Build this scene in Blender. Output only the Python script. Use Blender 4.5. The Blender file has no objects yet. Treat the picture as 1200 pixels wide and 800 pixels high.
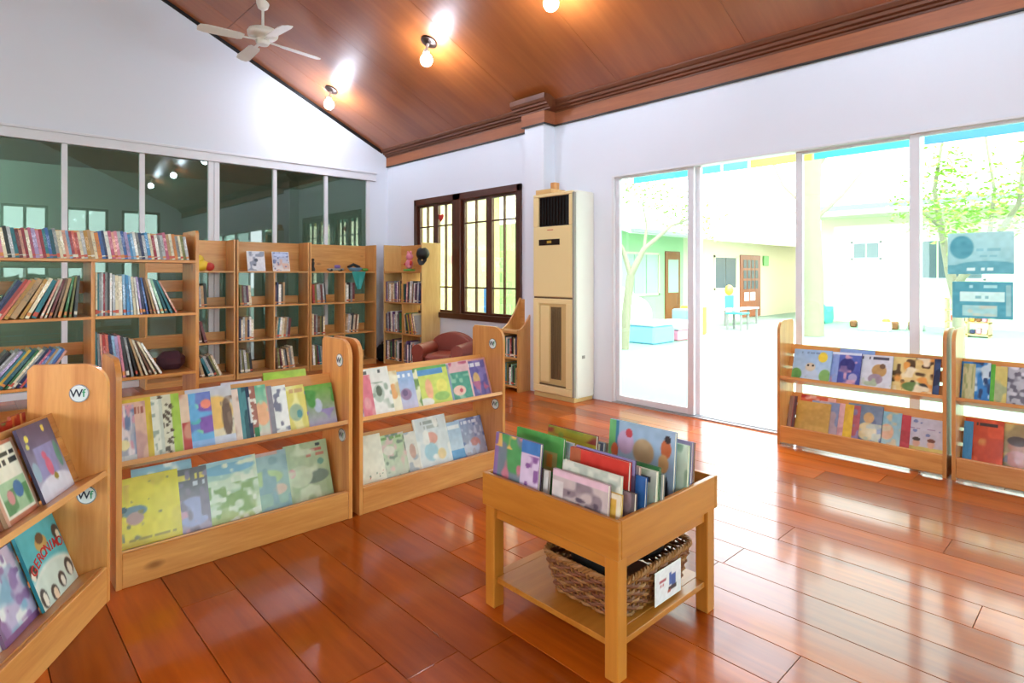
import bpy, math, random
import numpy as np
from mathutils import Matrix, Vector, Euler
random.seed(7); RNG = np.random.RandomState(5)
sc = bpy.context.scene
COL = sc.collection
rad = math.radians

# ------------------------------------------------------------------ camera, sky, exposure
F = 689.0; CAM_H = 1.25; HORIZON = 321.0; YAW = math.atan2(730, 689)
cam_d = bpy.data.cameras.new('camera'); cam = bpy.data.objects.new('camera', cam_d); COL.objects.link(cam)
cam.location = (0, 0, CAM_H); cam.rotation_euler = (rad(90), 0, YAW - rad(90))
cam_d.sensor_width = 36; cam_d.lens = F / 1200 * 36; cam_d.shift_y = -(400 - HORIZON) / 1200
cam_d.clip_start = 0.02; cam_d.clip_end = 200
sc.camera = cam
sc.view_settings.view_transform = 'Standard'; sc.view_settings.look = 'None'
sc.view_settings.exposure = 1.28; sc.view_settings.gamma = 1.0; sc.view_settings.use_curve_mapping = False
SKY = 4.2
LAMP = 115.0
w = bpy.data.worlds.new('sky'); sc.world = w; w.use_nodes = True
bg = w.node_tree.nodes['Background']; bg.inputs[0].default_value = (0.885, 0.95, 1.0, 1); bg.inputs[1].default_value = SKY
sun_d = bpy.data.lights.new('sun', 'SUN'); sun_d.energy = 2.2; sun_d.angle = rad(8); sun_d.color = (1, 0.96, 0.9)
sun = bpy.data.objects.new('sun', sun_d); COL.objects.link(sun); sun.rotation_euler = (rad(27), rad(-23), 0)

# ------------------------------------------------------------------ materials
def srgb(h):
    if isinstance(h, str):
        h = h.lstrip('#'); c = [int(h[i:i + 2], 16) / 255 for i in (0, 2, 4)]
    else: c = list(h)
    return tuple((x / 12.92 if x <= 0.04045 else ((x + 0.055) / 1.055) ** 2.4) for x in c) + (1.0,)
MATS = {}
def newmat(name):
    m = bpy.data.materials.new(name); m.use_nodes = True
    nt = m.node_tree; b = nt.nodes['Principled BSDF']; MATS[name] = m
    return m, nt, b
def N(nt, t, **k):
    n = nt.nodes.new(t)
    for a, v in k.items(): setattr(n, a, v)
    return n
def pbr(name, col, rough=0.5, metal=0.0, coat=0.0, noise=0.0, nscale=6.0, bump=0.0, emit=None, estr=0.0, spec=None):
    m, nt, b = newmat(name)
    c = srgb(col)
    b.inputs['Base Color'].default_value = c; b.inputs['Roughness'].default_value = rough; b.inputs['Metallic'].default_value = metal
    b.inputs['Coat Weight'].default_value = coat; b.inputs['Coat Roughness'].default_value = 0.12
    if spec is not None: b.inputs['Specular IOR Level'].default_value = spec
    if noise or bump:
        tc = N(nt, 'ShaderNodeTexCoord'); nz = N(nt, 'ShaderNodeTexNoise'); nz.inputs['Scale'].default_value = nscale; nz.inputs['Detail'].default_value = 4
        nt.links.new(tc.outputs['Object'], nz.inputs['Vector'])
        if noise:
            mx = N(nt, 'ShaderNodeMix', data_type='RGBA'); mx.inputs[6].default_value = tuple(x * (1 - noise) for x in c[:3]) + (1,); mx.inputs[7].default_value = tuple(min(1, x * (1 + noise)) for x in c[:3]) + (1,)
            nt.links.new(nz.outputs['Fac'], mx.inputs[0]); nt.links.new(mx.outputs[2], b.inputs['Base Color'])
        if bump:
            bp = N(nt, 'ShaderNodeBump'); bp.inputs['Strength'].default_value = bump; bp.inputs['Distance'].default_value = 0.01
            nt.links.new(nz.outputs['Fac'], bp.inputs['Height']); nt.links.new(bp.outputs[0], b.inputs['Normal'])
    if emit:
        b.inputs['Emission Color'].default_value = srgb(emit); b.inputs['Emission Strength'].default_value = estr
    return m
def wood(name, c1, c2, axis='x', rough=0.35, scale=9.0, coat=0.25, vary=0.25, knots=False, coat_rough=0.15, bump=0.04, spec=0.5):
    m, nt, b = newmat(name)
    tc = N(nt, 'ShaderNodeTexCoord'); oi = N(nt, 'ShaderNodeObjectInfo')
    mul = N(nt, 'ShaderNodeVectorMath', operation='SCALE'); mul.inputs[0].default_value = (3.1, 7.7, 5.3); nt.links.new(oi.outputs['Random'], mul.inputs['Scale'])
    add = N(nt, 'ShaderNodeVectorMath', operation='ADD'); nt.links.new(tc.outputs['Object'], add.inputs[0]); nt.links.new(mul.outputs[0], add.inputs[1])
    mp = N(nt, 'ShaderNodeMapping'); s = {'x': (0.09, 1, 1), 'y': (1, 0.09, 1), 'z': (1, 1, 0.09)}[axis]
    mp.inputs['Scale'].default_value = s; nt.links.new(add.outputs[0], mp.inputs['Vector'])
    n1 = N(nt, 'ShaderNodeTexNoise'); n1.inputs['Scale'].default_value = scale; n1.inputs['Detail'].default_value = 5; n1.inputs['Distortion'].default_value = 0.9
    n2 = N(nt, 'ShaderNodeTexNoise'); n2.inputs['Scale'].default_value = scale * 9; n2.inputs['Detail'].default_value = 3
    nt.links.new(mp.outputs[0], n1.inputs['Vector']); nt.links.new(mp.outputs[0], n2.inputs['Vector'])
    mi = N(nt, 'ShaderNodeMath', operation='MULTIPLY_ADD'); mi.inputs[1].default_value = 0.35; nt.links.new(n2.outputs['Fac'], mi.inputs[0])
    ml = N(nt, 'ShaderNodeMath', operation='MULTIPLY'); ml.inputs[1].default_value = 0.75; nt.links.new(n1.outputs['Fac'], ml.inputs[0]); nt.links.new(ml.outputs[0], mi.inputs[2])
    cr = N(nt, 'ShaderNodeValToRGB'); cr.color_ramp.elements[0].position = 0.36; cr.color_ramp.elements[1].position = 0.72
    cr.color_ramp.elements[0].color = srgb(c1); cr.color_ramp.elements[1].color = srgb(c2); nt.links.new(mi.outputs[0], cr.inputs[0])
    hs = N(nt, 'ShaderNodeHueSaturation'); mr = N(nt, 'ShaderNodeMapRange'); mr.inputs['To Min'].default_value = 1 - vary; mr.inputs['To Max'].default_value = 1 + vary
    nt.links.new(oi.outputs['Random'], mr.inputs['Value']); nt.links.new(mr.outputs[0], hs.inputs['Value']); nt.links.new(cr.outputs[0], hs.inputs['Color'])
    out = hs.outputs[0]
    if knots:
        vo = N(nt, 'ShaderNodeTexVoronoi'); vo.inputs['Scale'].default_value = 3.2
        mp2 = N(nt, 'ShaderNodeMapping'); mp2.inputs['Scale'].default_value = {'x': (0.5, 1, 1), 'y': (1, 0.5, 1), 'z': (1, 1, 0.5)}[axis]; nt.links.new(add.outputs[0], mp2.inputs['Vector']); nt.links.new(mp2.outputs[0], vo.inputs['Vector'])
        kr = N(nt, 'ShaderNodeMapRange'); kr.inputs['From Min'].default_value = 0.03; kr.inputs['From Max'].default_value = 0.075; kr.inputs['To Min'].default_value = 0.75; kr.inputs['To Max'].default_value = 0
        nt.links.new(vo.outputs['Distance'], kr.inputs['Value'])
        mx = N(nt, 'ShaderNodeMix', data_type='RGBA'); mx.inputs[7].default_value = srgb('7a4318'); nt.links.new(kr.outputs[0], mx.inputs[0]); nt.links.new(out, mx.inputs[6]); out = mx.outputs[2]
    nt.links.new(out, b.inputs['Base Color'])
    b.inputs['Specular IOR Level'].default_value = spec; b.inputs['Roughness'].default_value = rough; b.inputs['Coat Weight'].default_value = coat; b.inputs['Coat Roughness'].default_value = coat_rough
    if bump:
        bp = N(nt, 'ShaderNodeBump'); bp.inputs['Strength'].default_value = bump; bp.inputs['Distance'].default_value = 0.004
        nt.links.new(mi.outputs[0], bp.inputs['Height']); nt.links.new(bp.outputs[0], b.inputs['Normal'])
    return m
def glass(name, tint, refl=1.0, rough=0.0):
    m = bpy.data.materials.new(name); m.use_nodes = True; nt = m.node_tree; nt.nodes.clear(); MATS[name] = m
    o = N(nt, 'ShaderNodeOutputMaterial'); mx = N(nt, 'ShaderNodeMixShader'); tr = N(nt, 'ShaderNodeBsdfTransparent'); gl = N(nt, 'ShaderNodeBsdfGlossy'); fr = N(nt, 'ShaderNodeFresnel')
    fr.inputs['IOR'].default_value = 1.5; gl.inputs['Roughness'].default_value = rough; tr.inputs[0].default_value = srgb(tint); gl.inputs[0].default_value = (0.95, 1, 0.98, 1)
    ml = N(nt, 'ShaderNodeMath', operation='MULTIPLY', use_clamp=True); ml.inputs[1].default_value = refl; nt.links.new(fr.outputs[0], ml.inputs[0])
    nt.links.new(ml.outputs[0], mx.inputs[0]); nt.links.new(tr.outputs[0], mx.inputs[1]); nt.links.new(gl.outputs[0], mx.inputs[2]); nt.links.new(mx.outputs[0], o.inputs[0])
    return m

for ax in 'xyz':
    wood('pine_' + ax, 'c47a38', 'e3a35c', ax, knots=True, vary=0.10)
    wood('case_' + ax, 'bd7f3e', 'dca561', ax, knots=True, vary=0.08)
    wood('bin_' + ax, 'b0681a', 'cc8632', ax, vary=0.06, scale=6)
    wood('darkwood_' + ax, '3e1a0c', '5a2a14', ax, rough=0.3, vary=0.08)
    wood('pale_' + ax, 'd2a360', 'e6c17f', ax, knots=True, vary=0.05)
wood('cornice_wood', '8a4f31', 'a5623c', 'y', rough=0.6, vary=0.06, coat=0.0)
wood('moulding_wood', '5a3018', '744022', 'y', rough=0.6, vary=0.06, coat=0.0)
wood('ceiling_ply', '8e4a1c', 'ac612b', 'x', rough=0.45, scale=2.2, coat=0.6, vary=0.06, coat_rough=0.27, bump=0.0)
wood('floor_plank', '8a3606', 'bc5a10', 'y', rough=0.3, spec=0.12, scale=4, coat=0.45, vary=0.23, coat_rough=0.10, bump=0.0)
pbr('floor_base', '2a1006', 0.6)
pbr('wall_white', 'e3e8f2', 0.6, noise=0.015, nscale=2)
pbr('frame_white', 'e3e4ea', 0.35)
pbr('aluminium', 'b9bcc0', 0.35, metal=0.3)
pbr('black', '0e0d0d', 0.5)
pbr('room_grey', 'b8bdb8', 0.7)
pbr('pages', 'efe6d2', 0.8, noise=0.05, nscale=90)
pbr('ac_beige', 'f3dca0', 0.35); pbr('ac_beige_dark', 'd8bd80', 0.4); pbr('ac_white', 'f2f1e6', 0.3); pbr('ac_grey', '9a958a', 0.4); pbr('ac_gap', '6f5a3c', 0.6)
pbr('fan_white', 'e6e0d2', 0.35); pbr('bronze', '2b1a10', 0.35, metal=0.5); pbr('lamp_white', 'f0eee8', 0.3)
pbr('bulb', 'ffffff', 0.3, emit='e0ecff', estr=LAMP)
pbr('bulb_fill', 'ffffff', 0.3, emit='e6f4ee', estr=2300)  # emission of the added out-of-view bulb behind the glass partition
pbr('leather_red', '8a3c2e', 0.4, noise=0.12, nscale=12, bump=0.05)
pbr('badge_face', 'dfe6e4', 0.25); pbr('badge_rim', 'b9bec0', 0.25, metal=0.7); pbr('ink_navy', '1b1f33', 0.5); pbr('ink_green', '3a9a6a', 0.5); pbr('ink_red', 'cc2b2b', 0.5); pbr('ink_black', '1a1818', 0.5); pbr('ink_white', 'f4f4f2', 0.5); pbr('ink_gold', 'caa23a', 0.5)
pbr('wicker', '7c4520', 0.55, noise=0.3, nscale=30); pbr('wicker_light', 'a06c36', 0.55, noise=0.25, nscale=30)
pbr('plum_cloth', '4e2c3a', 0.8, noise=0.3, nscale=14, bump=0.2); pbr('paper_white', 'f3f3f1', 0.5); pbr('black_cloth', '141414', 0.8, bump=0.3, nscale=25)
for n_, c_ in dict(red='c23a34', yellow='e8c33a', blue='3f78c8', teal='2f9c97', green='5fae4b', pink='e08aa0', skyblue='7db6e0', orange='dc8a3a', purple='7a62a8', navy='243058', cream='efe8d2', white='f2f2ee', grey='8e9290', brown='7a4c2c').items():
    pbr('toy_' + n_, c_, 0.4)
pbr('court_green', '7a9583', 0.6, noise=0.04, nscale=0.6); pbr('bld_cream', 'd8d2b4', 0.7, noise=0.02); pbr('bld_green', 'a4c49a', 0.7); pbr('bld_roof', 'f0eeea', 0.6); pbr('gutter', '7c7f7c', 0.5); pbr('soffit', 'd8dcc0', 0.7)
pbr('far_glass', '56646a', 0.1); pbr('curtain', 'a9bfae', 0.8); wood('door_wood', '7a3c16', '93501f', 'z', vary=0.05)
pbr('bark_pale', '8a806c', 0.8, noise=0.12, nscale=8); pbr('leaf', '8cb038', 0.5, noise=0.2, nscale=5); pbr('leaf_pale', '9cb45a', 0.5, noise=0.2, nscale=5)
glass('pane_dark', 'a3b5ac', 1.7); glass('pane_clear', 'e6f2ec', 0.6); glass('pane_wood', 'f6f4e0', 0.5)
pbr('sign_teal', '5f9fb0', 0.45); pbr('sign_pale', 'a9cdd6', 0.45); pbr('sign_white', 'e8f0ef', 0.45)

# book cover (colour per object) with a procedural spine print
m, nt, b = newmat('cover')
oi = N(nt, 'ShaderNodeObjectInfo'); tc = N(nt, 'ShaderNodeTexCoord'); sx = N(nt, 'ShaderNodeSeparateXYZ'); nt.links.new(tc.outputs['Generated'], sx.inputs[0])
def mathn(op, a, bb, clamp=False):
    n = N(nt, 'ShaderNodeMath', operation=op, use_clamp=clamp)
    for i, v in enumerate((a, bb)):
        if hasattr(v, 'is_output'): nt.links.new(v, n.inputs[i])
        else: n.inputs[i].default_value = v
    return n.outputs[0]
rnd = oi.outputs['Random']; gz = sx.outputs[2]; gy = sx.outputs[1]
nz = N(nt, 'ShaderNodeTexNoise'); nz.inputs['Scale'].default_value = 14; nz.inputs['Detail'].default_value = 2; nz.noise_dimensions = '4D'
nt.links.new(tc.outputs['Generated'], nz.inputs['Vector']); nt.links.new(mathn('MULTIPLY', rnd, 40.0), nz.inputs['W'])
letters = mathn('GREATER_THAN', nz.outputs['Fac'], 0.56)
inz = mathn('LESS_THAN', mathn('ABSOLUTE', mathn('SUBTRACT', gz, mathn('ADD', mathn('MULTIPLY', rnd, 0.2), 0.48)), 0.0), 0.24)
sp = mathn('LESS_THAN', gy, 0.06)
lm = mathn('MULTIPLY', mathn('MULTIPLY', letters, inz), sp)
band = mathn('MULTIPLY', mathn('LESS_THAN', mathn('ABSOLUTE', mathn('SUBTRACT', gz, 0.10), 0.0), mathn('MULTIPLY', mathn('FRACT', mathn('MULTIPLY', rnd, 5.1), 0.0), 0.06)), sp)
hsv = N(nt, 'ShaderNodeHueSaturation'); hsv.inputs['Saturation'].default_value = 0.5; nt.links.new(oi.outputs['Color'], hsv.inputs['Color'])
nt.links.new(mathn('ADD', 0.3, mathn('MULTIPLY', mathn('GREATER_THAN', mathn('FRACT', mathn('MULTIPLY', rnd, 7.3), 0.0), 0.45), 1.9)), hsv.inputs['Value'])
mx1 = N(nt, 'ShaderNodeMix', data_type='RGBA'); nt.links.new(lm, mx1.inputs[0]); nt.links.new(oi.outputs['Color'], mx1.inputs[6]); nt.links.new(hsv.outputs[0], mx1.inputs[7])
mx2 = N(nt, 'ShaderNodeMix', data_type='RGBA'); nt.links.new(band, mx2.inputs[0]); nt.links.new(mx1.outputs[2], mx2.inputs[6]); bc = N(nt, 'ShaderNodeValToRGB'); bc.color_ramp.interpolation = 'CONSTANT'; bc.color_ramp.elements[0].color = srgb('e2dccb'); bc.color_ramp.elements[1].position = .62; bc.color_ramp.elements[1].color = srgb('c9553f')
e3 = bc.color_ramp.elements.new(.35); e3.color = srgb('d98a4a')
nt.links.new(mathn('FRACT', mathn('MULTIPLY', rnd, 13.7), 0.0), bc.inputs[0]); nt.links.new(bc.outputs[0], mx2.inputs[7])
nt.links.new(mx2.outputs[2], b.inputs['Base Color']); b.inputs['Roughness'].default_value = 0.4
# printed covers: the print is a fine grid of coloured points
m, nt, b = newmat('cover_print')
at = N(nt, 'ShaderNodeAttribute', attribute_name='Col'); nt.links.new(at.outputs['Color'], b.inputs['Base Color']); b.inputs['Roughness'].default_value = 0.32; b.inputs['Coat Weight'].default_value = 0.25; b.inputs['Coat Roughness'].default_value = 0.1
m = bpy.data.materials.new('print_paper'); m.use_nodes = True; nt = m.node_tree; nt.nodes.clear(); MATS['print_paper'] = m
o_ = N(nt, 'ShaderNodeOutputMaterial'); mxs = N(nt, 'ShaderNodeMixShader'); df = N(nt, 'ShaderNodeBsdfDiffuse'); tl = N(nt, 'ShaderNodeBsdfTranslucent'); at = N(nt, 'ShaderNodeAttribute', attribute_name='Col')
nt.links.new(at.outputs['Color'], df.inputs[0]); nt.links.new(at.outputs['Color'], tl.inputs[0]); mxs.inputs[0].default_value = 0.2
nt.links.new(df.outputs[0], mxs.inputs[1]); nt.links.new(tl.outputs[0], mxs.inputs[2]); nt.links.new(mxs.outputs[0], o_.inputs[0])
M = MATS

# ------------------------------------------------------------------ mesh builder
class MB:
    def __init__(s): s.v = []; s.f = []; s.mi = []; s.cur = 0
    def add(s, vs, fs):
        o = len(s.v); s.v += [tuple(p) for p in vs]; s.f += [tuple(i + o for i in f) for f in fs]; s.mi += [s.cur] * len(fs); return s
    def box(s, x0, y0, z0, x1, y1, z1, c=0.0):
        if x1 < x0: x0, x1 = x1, x0
        if y1 < y0: y0, y1 = y1, y0
        if z1 < z0: z0, z1 = z1, z0
        if c <= 0:
            vs = [(x, y, z) for x in (x0, x1) for y in (y0, y1) for z in (z0, z1)]
            return s.add(vs, [(0, 1, 3, 2), (4, 6, 7, 5), (0, 4, 5, 1), (2, 3, 7, 6), (0, 2, 6, 4), (1, 5, 7, 3)])
        c = min(c, (x1 - x0) * .45, (y1 - y0) * .45, (z1 - z0) * .45)
        vs = []; ix = {}
        for i in (0, 1):
            for j in (0, 1):
                for k in (0, 1):
                    p = ((x0, x1)[i], (y0, y1)[j], (z0, z1)[k]); d = (1 - 2 * i, 1 - 2 * j, 1 - 2 * k)
                    for a in range(3):   # vertex lying on the face with normal along a
                        q = [p[t] + (c * d[t] if t != a else 0) for t in range(3)]; ix[i, j, k, a] = len(vs); vs.append(tuple(q))
        fs = []
        for a in range(3):
            o = [t for t in range(3) if t != a]
            for sd in (0, 1):
                q = []
                for (u, vv) in ((0, 0), (1, 0), (1, 1), (0, 1)):
                    k = [0, 0, 0]; k[a] = sd; k[o[0]] = u; k[o[1]] = vv; q.append(ix[k[0], k[1], k[2], a])
                fs.append(q if (sd == 1) == (a != 1) else q[::-1])
        for a in range(3):
            o = [t for t in range(3) if t != a]
            for u in (0, 1):
                for vv in (0, 1):
                    k0 = [0, 0, 0]; k0[o[0]] = u; k0[o[1]] = vv; k1 = k0[:]; k1[a] = 1
                    fs.append((ix[k0[0], k0[1], k0[2], o[0]], ix[k1[0], k1[1], k1[2], o[0]], ix[k1[0], k1[1], k1[2], o[1]], ix[k0[0], k0[1], k0[2], o[1]]))
        for i in (0, 1):
            for j in (0, 1):
                for k in (0, 1): fs.append((ix[i, j, k, 0], ix[i, j, k, 1], ix[i, j, k, 2]))
        return s.add(vs, fs)
    def prism(s, prof, axis, a0, a1):
        n = len(prof)
        def P(u, v, a): return {'x': (a, u, v), 'y': (u, a, v), 'z': (u, v, a)}[axis]
        vs = [P(u, v, a0) for u, v in prof] + [P(u, v, a1) for u, v in prof]
        fs = [tuple(range(n))[::-1], tuple(range(n, 2 * n))] + [(i, (i + 1) % n, n + (i + 1) % n, n + i) for i in range(n)]
        return s.add(vs, fs)
    def tube(s, pts, r, n=8, cap=True):
        pts = [Vector(p) for p in pts]; rs = r if isinstance(r, (list, tuple)) else [r] * len(pts); o = []
        u = None
        for i, p in enumerate(pts):
            t = (pts[min(i + 1, len(pts) - 1)] - pts[max(i - 1, 0)]).normalized()
            if u is None:
                u = t.cross(Vector((0, 0, 1)))
                if u.length < 1e-2: u = t.cross(Vector((1, 0, 0)))
            else: u = u - t * u.dot(t)
            u.normalize(); v = t.cross(u)
            o += [p + (u * math.cos(2 * math.pi * k / n) + v * math.sin(2 * math.pi * k / n)) * rs[i] for k in range(n)]
        fs = [(i * n + k, i * n + (k + 1) % n, (i + 1) * n + (k + 1) % n, (i + 1) * n + k) for i in range(len(pts) - 1) for k in range(n)]
        if cap: fs += [tuple(range(n))[::-1], tuple(range((len(pts) - 1) * n, len(pts) * n))]
        return s.add(o, fs)
    def lathe(s, prof, n=24, c=(0, 0, 0)):
        vs = [(c[0] + r * math.cos(2 * math.pi * k / n), c[1] + r * math.sin(2 * math.pi * k / n), c[2] + z) for r, z in prof for k in range(n)]
        m_ = len(prof)
        fs = [(i * n + k, i * n + (k + 1) % n, (i + 1) * n + (k + 1) % n, (i + 1) * n + k) for i in range(m_ - 1) for k in range(n)]
        fs += [tuple(range(n))[::-1], tuple(range((m_ - 1) * n, m_ * n))]
        return s.add(vs, fs)
    def ball(s, c, rx, ry=None, rz=None, n=16, m_=10):
        ry = ry or rx; rz = rz or rx
        vs = [(c[0], c[1], c[2] - rz)]
        for i in range(1, m_):
            a = -math.pi / 2 + math.pi * i / m_
            vs += [(c[0] + rx * math.cos(a) * math.cos(2 * math.pi * k / n), c[1] + ry * math.cos(a) * math.sin(2 * math.pi * k / n), c[2] + rz * math.sin(a)) for k in range(n)]
        vs.append((c[0], c[1], c[2] + rz)); L = len(vs) - 1
        fs = [(0, 1 + (k + 1) % n, 1 + k) for k in range(n)]
        fs += [(1 + i * n + k, 1 + i * n + (k + 1) % n, 1 + (i + 1) * n + (k + 1) % n, 1 + (i + 1) * n + k) for i in range(m_ - 2) for k in range(n)]
        fs += [(L, 1 + (m_ - 2) * n + k, 1 + (m_ - 2) * n + (k + 1) % n) for k in range(n)]
        return s.add(vs, fs)
    def xf(s, mat, start=0):
        for i in range(start, len(s.v)): s.v[i] = tuple(mat @ Vector(s.v[i]))
        return s
    def mesh(s, name, mats, smooth=False):
        me = bpy.data.meshes.new(name); me.from_pydata(s.v, [], s.f)
        for q in (mats if isinstance(mats, (list, tuple)) else [mats]): me.materials.append(M[q] if isinstance(q, str) else q)
        if max(s.mi or [0]) > 0: me.polygons.foreach_set('material_index', s.mi)
        if smooth:
            me.polygons.foreach_set('use_smooth', [True] * len(me.polygons)); me.set_sharp_from_angle(angle=rad(40))
        me.update(); return me
    def build(s, name, mats, parent=None, smooth=False, fix=True):
        me = s.mesh(name, mats, smooth)
        return link(name, me, parent)
def link(name, me, parent=None):
    o = bpy.data.objects.new(name, me); COL.objects.link(o)
    if parent: o.parent = parent
    return o
def tag(o, label=None, cat=None, group=None, kind=None):
    if label: o['label'] = label
    if cat: o['category'] = cat
    if group: o['group'] = group
    if kind: o['kind'] = kind
    return o
def empty(name, loc=(0, 0, 0), rz=0.0, label=None, cat=None, group=None, mat=None):
    o = bpy.data.objects.new(name, None); COL.objects.link(o); o.empty_display_size = 0.05
    if mat is not None: o.matrix_world = mat
    else: o.location = loc; o.rotation_euler = (0, 0, rz)
    return tag(o, label, cat, group)
def B(name, mats, parent, *boxes, c=0.0):
    mb = MB()
    for bx in boxes: mb.box(*bx, c=c)
    return mb.build(name, mats, parent)
_font = None
def text_mesh(s, size, depth=0.0004):
    cu = bpy.data.curves.new('lettering', 'FONT'); cu.body = s; cu.size = size; cu.extrude = depth; cu.align_x = 'CENTER'; cu.align_y = 'CENTER'; cu.resolution_u = 3; cu.offset = size * .012
    t = bpy.data.objects.new('lettering', cu); COL.objects.link(t)
    bpy.context.view_layer.update()
    me = bpy.data.meshes.new_from_object(t.evaluated_get(bpy.context.evaluated_depsgraph_get()))
    bpy.data.objects.remove(t); return me
def letters_on(parent, s, size, mat, matrix, name='lettering', squeeze=1.0):
    me = text_mesh(s, size); me.materials.clear(); me.materials.append(M[mat])
    o = link(name, me, parent); o.matrix_local = matrix @ Matrix.Diagonal((squeeze, 1, 1, 1)); return o

# ------------------------------------------------------------------ room shell
XW = 4.65; YB = 7.62; YF = -3.3; XL = -4.65
HEAD = 2.205; D0, D1 = -2.6, 3.506
S = 0.472
def ceil_z(x): return 3.033 + S * (4.62 - abs(x))
RIDGE = ceil_z(0)
floor = B('floor', 'floor_base', None, (XL, YF, -0.08, XW + 0.12, YB + 0.1, -0.012)); tag(floor, kind='structure')
PW = 0.2
plank_cache = {}
k = 0; x = -3.99
while x < XW + 0.1:
    x1 = min(x + PW, XW + 0.1)
    y = YF + random.uniform(-1.6, 0)
    while y < YB + 0.05:
        ln = random.choice([1.2, 1.5, 1.8, 2.1]); y0 = max(y, YF); y1 = min(y + ln, YB + 0.05); y += ln
        if y1 - y0 < 0.05: continue
        key = (round(x1 - x, 3), round(y1 - y0, 3))
        if key not in plank_cache:
            plank_cache[key] = MB().box(0.0012, 0.001, -0.012, key[0] - 0.0012, key[1] - 0.001, 0, c=0.0012).mesh('plank', 'floor_plank')
        o = link('plank', plank_cache[key], floor); o.location = (x, y0, 0)
    x = x1
tag(B('trim_1', 'aluminium', None, (XW + 0.0, D0, 0.0, XW + 0.12, D1, 0.012), (XW + 0.035, D0, 0.012, XW + 0.045, D1, 0.022), (XW + 0.075, D0, 0.012, XW + 0.085, D1, 0.022)), kind='structure')
# left half of the floor continues
o = B('floor_extension', 'floor_plank', None, (XL, YF, -0.012, -3.99, YB + 0.05, 0)); o.parent = floor; o.name = 'plank'

# door wall with openings
WY0, WY1, WZ0, WZ1 = 4.76, 6.886, 0.68, 2.275
mb = MB(); T = 0.12
mb.box(XW, YF, HEAD, XW + T, D1, 3.08); mb.box(XW, D1, 0, XW + T, WY0, 3.08); mb.box(XW, WY0, 0, XW + T, WY1, WZ0); mb.box(XW, WY0, WZ1, XW + T, WY1, 3.08); mb.box(XW, WY1, 0, XW + T, YB + 0.12, 3.08); mb.box(XW, YF, 0, XW + T, D0, HEAD)
tag(mb.build('wall_right', 'wall_white'), kind='structure')
CY0, CY1, CX = 4.262, 4.545, 4.48
o = B('trim_2', 'wall_white', None, (CX, CY0, 0, XW, CY1, 2.85)); tag(o, kind='structure')
# gable wall with glazed opening
GX0, GX1, GZ0, GZ1 = -2.0, 4.35, 0.06, 2.6
mb = MB()
mb.box(XL, YB, 0, GX0, YB + 0.12, 2.75); mb.box(GX1, YB, 0, XW, YB + 0.12, 2.75); mb.box(GX0, YB, 0, GX1, YB + 0.12, GZ0); mb.box(GX0, YB, GZ1, GX1, YB + 0.12, 2.75)
mb.prism([(XL, 2.75), (XW, 2.75), (XW, ceil_z(XW) + .03), (0, RIDGE + .03), (XL, ceil_z(XW) + .03)], 'y', YB, YB + 0.12)
tag(mb.build('wall_back', 'wall_white'), kind='structure')
# wall behind the camera with windows, wall on the left
FW = [(-2.9, -1.7), (-0.9, 0.3), (0.75, 1.65), (2.0, 2.9), (3.2, 4.1)]; FZ0, FZ1 = 0.8, 2.95
mb = MB(); mb.box(XL, YF - .12, 0, XW, YF, FZ0); mb.prism([(XL, FZ1), (XW, FZ1), (XW, ceil_z(XW) + .03), (0, RIDGE + .03), (XL, ceil_z(XW) + .03)], 'y', YF - .12, YF)
xs = [XL] + [q for p in FW for q in p] + [XW]
for i in range(0, len(xs), 2): mb.box(xs[i], YF - .12, FZ0, xs[i + 1], YF, FZ1)
tag(mb.build('wall_front', 'wall_white'), kind='structure')
LW = [(-2.4, -0.6), (0.2, 2.0), (2.8, 4.6)]
mb = MB(); mb.box(XL - .12, YF, 0, XL, YB, 0.8); mb.box(XL - .12, YF, 2.3, XL, YB, 3.08)
ys = [YF] + [q for p in LW for q in p] + [YB]
for i in range(0, len(ys), 2): mb.box(XL - .12, ys[i], 0.8, XL, ys[i + 1], 2.3)
tag(mb.build('wall_left', 'wall_white'), kind='structure')
# ceiling: backing board and plywood sheets
mb = MB()
for sg in (1, -1):
    mb.prism([(sg * 4.70, ceil_z(4.70) + .02), (0, RIDGE + .02), (0, RIDGE + .12), (sg * 4.70, ceil_z(4.70) + .12)], 'y', YF - .1, YB + .1)
ceiling = tag(mb.build('ceiling', 'floor_base'), kind='structure')
sl = math.atan(S); Ls = 4.62 / math.cos(sl)
for sg in (1, -1):
    rows = [0, 2.56, Ls + 0.02]
    for i in range(2):
        y = -3.3 + 0.43 - 1.245
        while y < YB:
            y0, y1 = max(y, YF), min(y + 1.245, YB); y += 1.245
            if y1 - y0 < .05: continue
            o = MB().box(rows[i] + .002, 0.0015, 0, rows[i + 1] - .002, y1 - y0 - .0015, 0.018, c=0.001).build('ceiling_panel', 'ceiling_ply', ceiling)
            c_, n_ = math.cos(sl), math.sin(sl)
            if sg > 0: mt = Matrix(((-c_, 0, n_, 4.62), (0, -1, 0, y1), (n_, 0, c_, 3.033), (0, 0, 0, 1)))
            else: mt = Matrix(((c_, 0, -n_, -4.62), (0, 1, 0, y0), (n_, 0, c_, 3.033), (0, 0, 0, 1)))
            o.matrix_local = mt
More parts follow.
